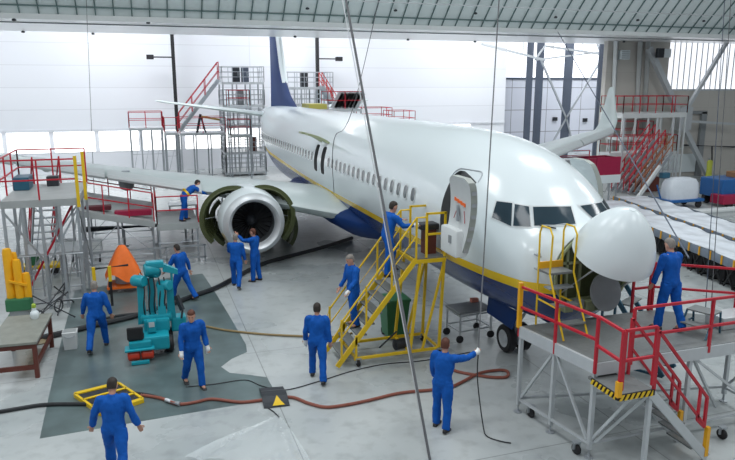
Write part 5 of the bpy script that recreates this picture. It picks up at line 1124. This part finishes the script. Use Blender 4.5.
a, b = at(322, 86, 'y', YT-.9), at(336, 108, 'y', YT-.9); flight('tail_dock_stairs', 'short steep red stairs right of the blue fin on the tail dock', a, b, .8, mat('bright_red_paint', (.65, .03, .03), .4), n=6)
for i, (u, v, m, lb) in enumerate([(236, 78, dark, 'dark cylinders bundle standing on the top of the dock left of the fin'), (245, 78, slate, 'blue-grey cabinet on the top of the dock left of the fin'), (304, 83, dark, 'dark cabinet on top of the dock right of the fin'), (240, 102, midgrey, 'grey cabinet on the middle level of the dock left of the fin'), (253, 148, brown, 'brown cabinet on the lower level of the dock left of the fin')]):
    q = at(u, v, 'y', YT+.6); lv = {78: 82, 83: 87, 102: 105, 148: 152}[v]; q.z = Z(243 if u < 270 else 309, lv, YT)
    o = thing('dock_cabinet', lb, 'cabinet', q); MB().cbox(q+V((0, 0, .5)), (.5, .5, 1.0), .04).build('cabinet', m, o); MB().box(q+V((.12, -.26, .55)), (.03, .03, .25)).build('handle', lightgrey, o)
YT = 31.4
for k in range(7):   # rolled dark panels stored at the right bay
    x0_ = X(333+k*3.6, 100, YT+.5); q = V((x0_, YT+.5, Z(345, 109, YT))); single(MB().bar(q+V((0, 0, 0.02)), q+V((.55, 0, 1.0)), .05, .4), 'storage_board', galv if k % 2 else alu, 'grey board leaning in the row on the red railed bay right of the fin', 'board', 'leaning boards on the tail dock')
YT = 39.0
o = thing('dock_hoist', 'yellow-brown hoist frame on the low bay of the tail dock', 'hoist', at(200, 133, 'y', YT+.5)); q = at(197, 133, 'y', YT+.5); MB().bar(q, q+V((.3, 0, 1.3)), .16).build('mast', dark, o); MB().bar(q+V((.25, 0, 1.15)), q+V((1.6, 0, .9)), .14).build('jib', mat('ochre_paint', (.45, .28, .08), .5), o); MB().bar(q+V((.6, 0, 0)), q+V((.3, 0, 1.2)), .12).build('stay', dark, o)
YT = 33.0
yd_ = thing('tail_platform', 'yellow-green padded platform lip below the fin root', 'platform', (2.2, YT-1.5, 0)); z_ = Z(300, 104, YT-1.5); MB().bb((X(307, 104, YT-1.5), YT-2, z_-.3), (X(325, 104, YT-1.5), YT-.1, z_)).build('pad', mat('olive_yellow', (.42, .38, .08), .5), yd_)
for u in (309, 321): x = X(u, 104, YT-1.5); MB().bar((x, YT-1.0, 0), (x, YT-1.0, z_-.3), .12).build('leg', galv, yd_)
YT = 39.0
# --- wing dock at the right
def rdock(u0, u1, v, Y0, Y1, label, **k):
    x0, x1 = X(u0, v, Y0), X(u1, v, Y0); return dock('wing_dock', label, x0, x1, Y0, Y1, Z((u0+u1)/2, v, Y0), cat='wing dock', **k)
rdock(623, 687, 113, 26.0, 28.2, 'upper red railed deck of the wing dock beside the beige wall', nx=6, brace='SNWE', legm=offwhite, thick=.3, deckm=offwhite, legr=.09)
rdock(610, 676, 152, 24.8, 25.8, 'middle red railed deck of the wing dock, below the upper deck', nx=4, brace='S', legm=lightgrey, thick=.3, deckm=offwhite, rh=1.0)
rdock(622, 652, 138, 26.3, 27.8, 'small deck halfway up the wing dock under the upper deck', nx=2, brace='SE', legm=offwhite, thick=.15, deckm=offwhite)
cd_ = thing('crimson_platform', 'crimson sided platform with white skirt under the left wing', 'wing dock', (15.6, 22.0, 0))
x0, x1 = X(588, 165, 21.6), X(620, 165, 21.6); zt_, zm_, zb_ = Z(604, 158, 21.6), Z(604, 175, 21.6), Z(604, 183, 21.6)
MB().bb((x0-.9, 21.6, zm_), (x1, 22.9, zm_+.08)).build('deck', deckgrey, cd_)
for a, b in (((x0-.9, 21.55, zm_), (x0+.5, 21.62, zt_)), ((x0+.53, 21.55, zm_), (x1, 21.62, zt_+.05)), ((x0-.9, 22.85, zm_), (x1, 22.92, zt_)), ((x1-.04, 21.6, zm_), (x1+.03, 22.9, zt_))): MB().bb(a, b).build('side_panel', magenta, cd_)
MB().bb((x0-.9, 21.5, zb_), (x1+.02, 21.56, zm_)).build('skirt', white, cd_)
for i in range(7): x = x0-.85+(x1-x0+.8)*i/6; MB().bar((x, 21.7, 0), (x, 21.7, zm_), .06).build('leg', galv, cd_); 
for i in range(6): x = x0-.85+(x1-x0+.8)*i/6; MB().rod((x, 21.7, .1), (x+(x1-x0+.8)/6, 21.7, zb_), .02, 6).build('brace', galv, cd_)
rdock(560, 589, 160, 21.7, 23.0, 'low grey deck under the left wing beside the crimson platform', nx=3, brace='S', sides='S', thick=.25, rh=.5)
for i, (a, b, w_, rm, lb) in enumerate([((616, 200), (654, 140), .9, red, 'red railed stairs of the wing dock, nearest the crimson platform'), ((628, 200), (664, 146), .9, red, 'red railed stairs of the wing dock, in the middle of three'), ((640, 200), (672, 152), .9, mat('rust_orange', (.35, .12, .05), .5), 'rust-coloured stairs of the wing dock, farthest right of three')]):
    Y = 24.0-.75*i; p, q = at(*a, 'y', Y), at(*b, 'y', Y); p.z = max(p.z, .05); flight('wing_dock_stairs', lb, p, q, w_ if False else .5, rm, n=9, sm=galv)
m = MB(); m.bar(at(636, 200, 'y', 21.6), at(660, 166, 'y', 21.6), .16); o = single(m, 'slanting_beam', offwhite, 'pale beam slanting beside the wing dock stairs', 'beam')
for i, u in enumerate((622, 655, 671, 678)):
    p = at(u, 150, 'y', 24.4); m = MB(); m.bar((p.x, 24.4, 0), (p.x, 24.4, Z(u, 118, 24.4)), .09); single(m, 'dock_post', lightgrey, 'grey upright post standing among the wing dock stairs', 'post', 'wing dock posts')
bs = thing('blue_stand', 'small blue tube stand behind the nose of the fuselage', 'stand', at(598, 215, 'z', 0))
p = V((4.3, 8.2, 0)); bs.location = p; MW[bs] = Matrix.Translation(p)
for x in (-.35, .35):
    for y in (-.3, .3): MB().bar((x, y, 0), (x, y, 2.35), .06).build('leg', bluepaint, bs, local=True)
f = MB()
for y in (-.3, .3): f.bar((-.35, y, 2.3), (.35, y, 2.3), .06); f.bar((-.35, y, 2.3), (1.2, y, 1.2), .06)
f.build('rail', bluepaint, bs, local=True); MB().box((0, 0, 1.5), (.7, .6, .05)).build('step', tealdark, bs, local=True)
# dark step stand behind the radome, by the platform
o = thing('wheeled_steps', 'dark blue-grey wheeled steps behind the raised nose cone', 'steps', (2.15, 2.35, 0), .5)
for k in range(5): MB().box((0, -.5+.26*k, .45+.36*k), (.7, .26, .03)).build('tread', deckgrey, o, local=True)
for x in (-.36, .36):
    f = MB(); f.bar((x, -.7, .1), (x, .75, 2.05), .05, .1); f.bar((x, .75, 2.05), (x, .75, .1), .05); f.bar((x, -.7, .1), (x, .75, .1), .05); f.build('side_frame', tealdark, o, local=True)
# --- two long covered racks at the right
def rack(c0, c1, w, zt, label):
    c0, c1 = V(c0), V(c1); L = (c1-c0).length; a = math.atan2(-(c1-c0).x, (c1-c0).y)
    o = thing('covered_rack', label, 'rack', c0, a, 'covered racks')   # local +Y along the rack, +X away from the viewer
    m = MB(); nx, ny = 10, 90; rows = []
    for j in range(ny+1):
        y = L*j/ny; rows.append([V((w*i/nx, y, zt+.05*noise.noise(V((i*.9, y*1.7, 3+w)))+.02*math.sin(y*5)*(i/nx))) for i in range(nx+1)])
    m.loft(rows, closed=False, caps=False); m.loft([[p-V((0, 0, .05)) for p in r] for r in rows], closed=False, caps=False)
    m.build('plastic_cover', sheet, o, True, local=True)
    n_ = int(L/0.62)
    for side in (0, 1):
        x = -.03 if side == 0 else w+.03
        m = MB(); rows = []
        for j in range(n_*6+1):
            y = L*j/(n_*6); bl = .035*abs(math.sin(pi*j/6)); sg = -1 if side == 0 else 1
            rows.append([V((x+sg*(bl*q), y, zt+.02-h)) for q, h in ((0.2, 0), (1, .08), (1.1, .16), (1, .24), (.3, .30))])
        m.loft(rows, closed=False, caps=False); pd = m.build('edge_padding', pad, o, True, local=True)
        if side == 0:
            for j in range(n_+1): MB().box((x-.03, L*j/n_, zt-.13), (.03, .06, .29)).build('yellow_strap', amber, pd, local=True)
    for j in range(n_):   # dark folded frames beneath the cover
        y = L*(j+.5)/n_; f = MB()
        f.bar((.05, y-.24, 0.02), (.05, y+.2, zt-.3), .05); f.bar((.05, y+.24, 0.02), (.05, y-.2, zt-.3), .05); f.bar((.05, y-.26, .05), (w-.05, y-.26, .05), .05); f.cbox((.18, y, .36), (.1, .5, .5), .03); f.cbox((w*.5, y, .3), (w*.7, .5, .08), .02); f.bar((w-.05, y-.2, 0), (w-.05, y+.2, zt-.3), .05)
        f.build('folded_frame', black, o, local=True)
    return o
rack((8.35, 3.2, 0), (11.55, 17.2, 0), 1.65, 0.98, 'long rack under white plastic with grey edge padding and yellow straps, nearer to the nose')
rack((10.35, 3.2, 0), (13.6, 17.8, 0), 1.7, 1.0, 'long rack under white plastic, farther from the nose, behind the first one')
# carts beyond the racks
o = thing('wrapped_cart', 'blue cart carrying a load wrapped in white plastic near the beige wall', 'cart', (18.6, 18.9, 0))
MB().cbox((0, 0, .42), (2.3, 1.2, .16), .04).build('cart_bed', bluepaint, o, local=True)
m = MB(); rows = []
for z, s_ in ((.5, 1.0), (.9, 1.02), (1.3, .96), (1.52, .82), (1.6, .5), (1.62, .1)):
    rows.append([V((1.0*s_*(abs(math.cos(2*pi*j/36))**.55)*(1 if math.cos(2*pi*j/36) > 0 else -1)*(1+.05*noise.noise(V((j*.7, z*4, 1)))), .5*s_*(abs(math.sin(2*pi*j/36))**.55)*(1 if math.sin(2*pi*j/36) > 0 else -1), z)) for j in range(36)])
m.loft(rows); m.build('wrapped_load', sheet, o, True, local=True)
for x in (-.85, .85):
    for y in (-.5, .5): MB().lathe([(.01, -.06), (.18, -.06), (.2, 0), (.18, .06), (.01, .06)], (x, y, .2), (0, 1, 0), 16).build('wheel', black, o, local=True)
MB().bar((-1.15, 0, .42), (-1.5, 0, 1.25), .06).build('handle', bluepaint, o, local=True); MB().cbox((-.8, .3, 1.7), (.5, .3, .3), .05).build('motor', tealdark, o, local=True)
o = thing('tow_tractor', 'blue and dark red machine at the right edge near the beige wall', 'machine', (21.9, 18.6, 0))
MB().cbox((0, .4, .95), (2.2, 1.6, 1.0), .08).build('hood', bluepaint, o, local=True); MB().cbox((-.7, -.3, .42), (1.3, .9, .5), .06).build('front_body', magenta, o, local=True); MB().cbox((.9, -.2, .5), (1.2, 1.2, .5), .06).build('rear_body', mat('dark_red', (.18, .01, .02), .4), o, local=True); MB().cbox((.5, .4, 1.6), (.7, .6, .32), .04).build('top_box', cardboard, o, local=True)
for x in (-.8, .9):
    for y in (-.6, .9): MB().lathe([(.03, -.12), (.28, -.12), (.33, -.06), (.33, .06), (.28, .12), (.03, .12)], (x, y, .33), (0, 1, 0), 18).build('wheel', black, o, local=True)
p = V((20.9, 24.2, 0)); o = thing('cardboard_crate', 'brown cardboard crate standing by the beige wall', 'crate', p); MB().cbox((0, 0, 1.3), (1.1, .8, .8), .02).build('upper_carton', cardboard, o, local=True); MB().cbox((-.2, 0, .45), (1.7, 1.0, .9), .02).build('lower_carton', brown, o, local=True); MB().box((0, -.41, 1.3), (1.12, .02, .06)).build('tape', hosetan, o, local=True)
single(MB().cbox((18.0, 16.2, .32), (3.6, .5, .14), .03).cbox((18.0, 16.2, .13), (3.2, .3, .26), .02), 'long_plank', offwhite, 'long pale beam lying on the floor between the racks and the carts', 'beam')
q = at(708, 172, 'y', 26.5); o = thing('safety_vest_rack', 'yellow-green jacket hanging by the beige wall near the right edge', 'jacket', (q.x, 26.5, 0)); MB().bar((q.x, 26.5, 0), (q.x, 26.5, Z(708, 158, 26.5)), .07).build('post', galv, o); m = MB(); zt_ = Z(708, 160, 26.5); m.loft([[V((q.x+w*math.cos(a), 26.42+.1*math.sin(a), zt_-h)) for a in [2*pi*i/14 for i in range(14)]] for h, w in ((0, .1), (.1, .24), (.6, .22), (1.1, .26))]); m.build('jacket', mat('lime_yellow', (.55, .6, .08), .6), o, True)
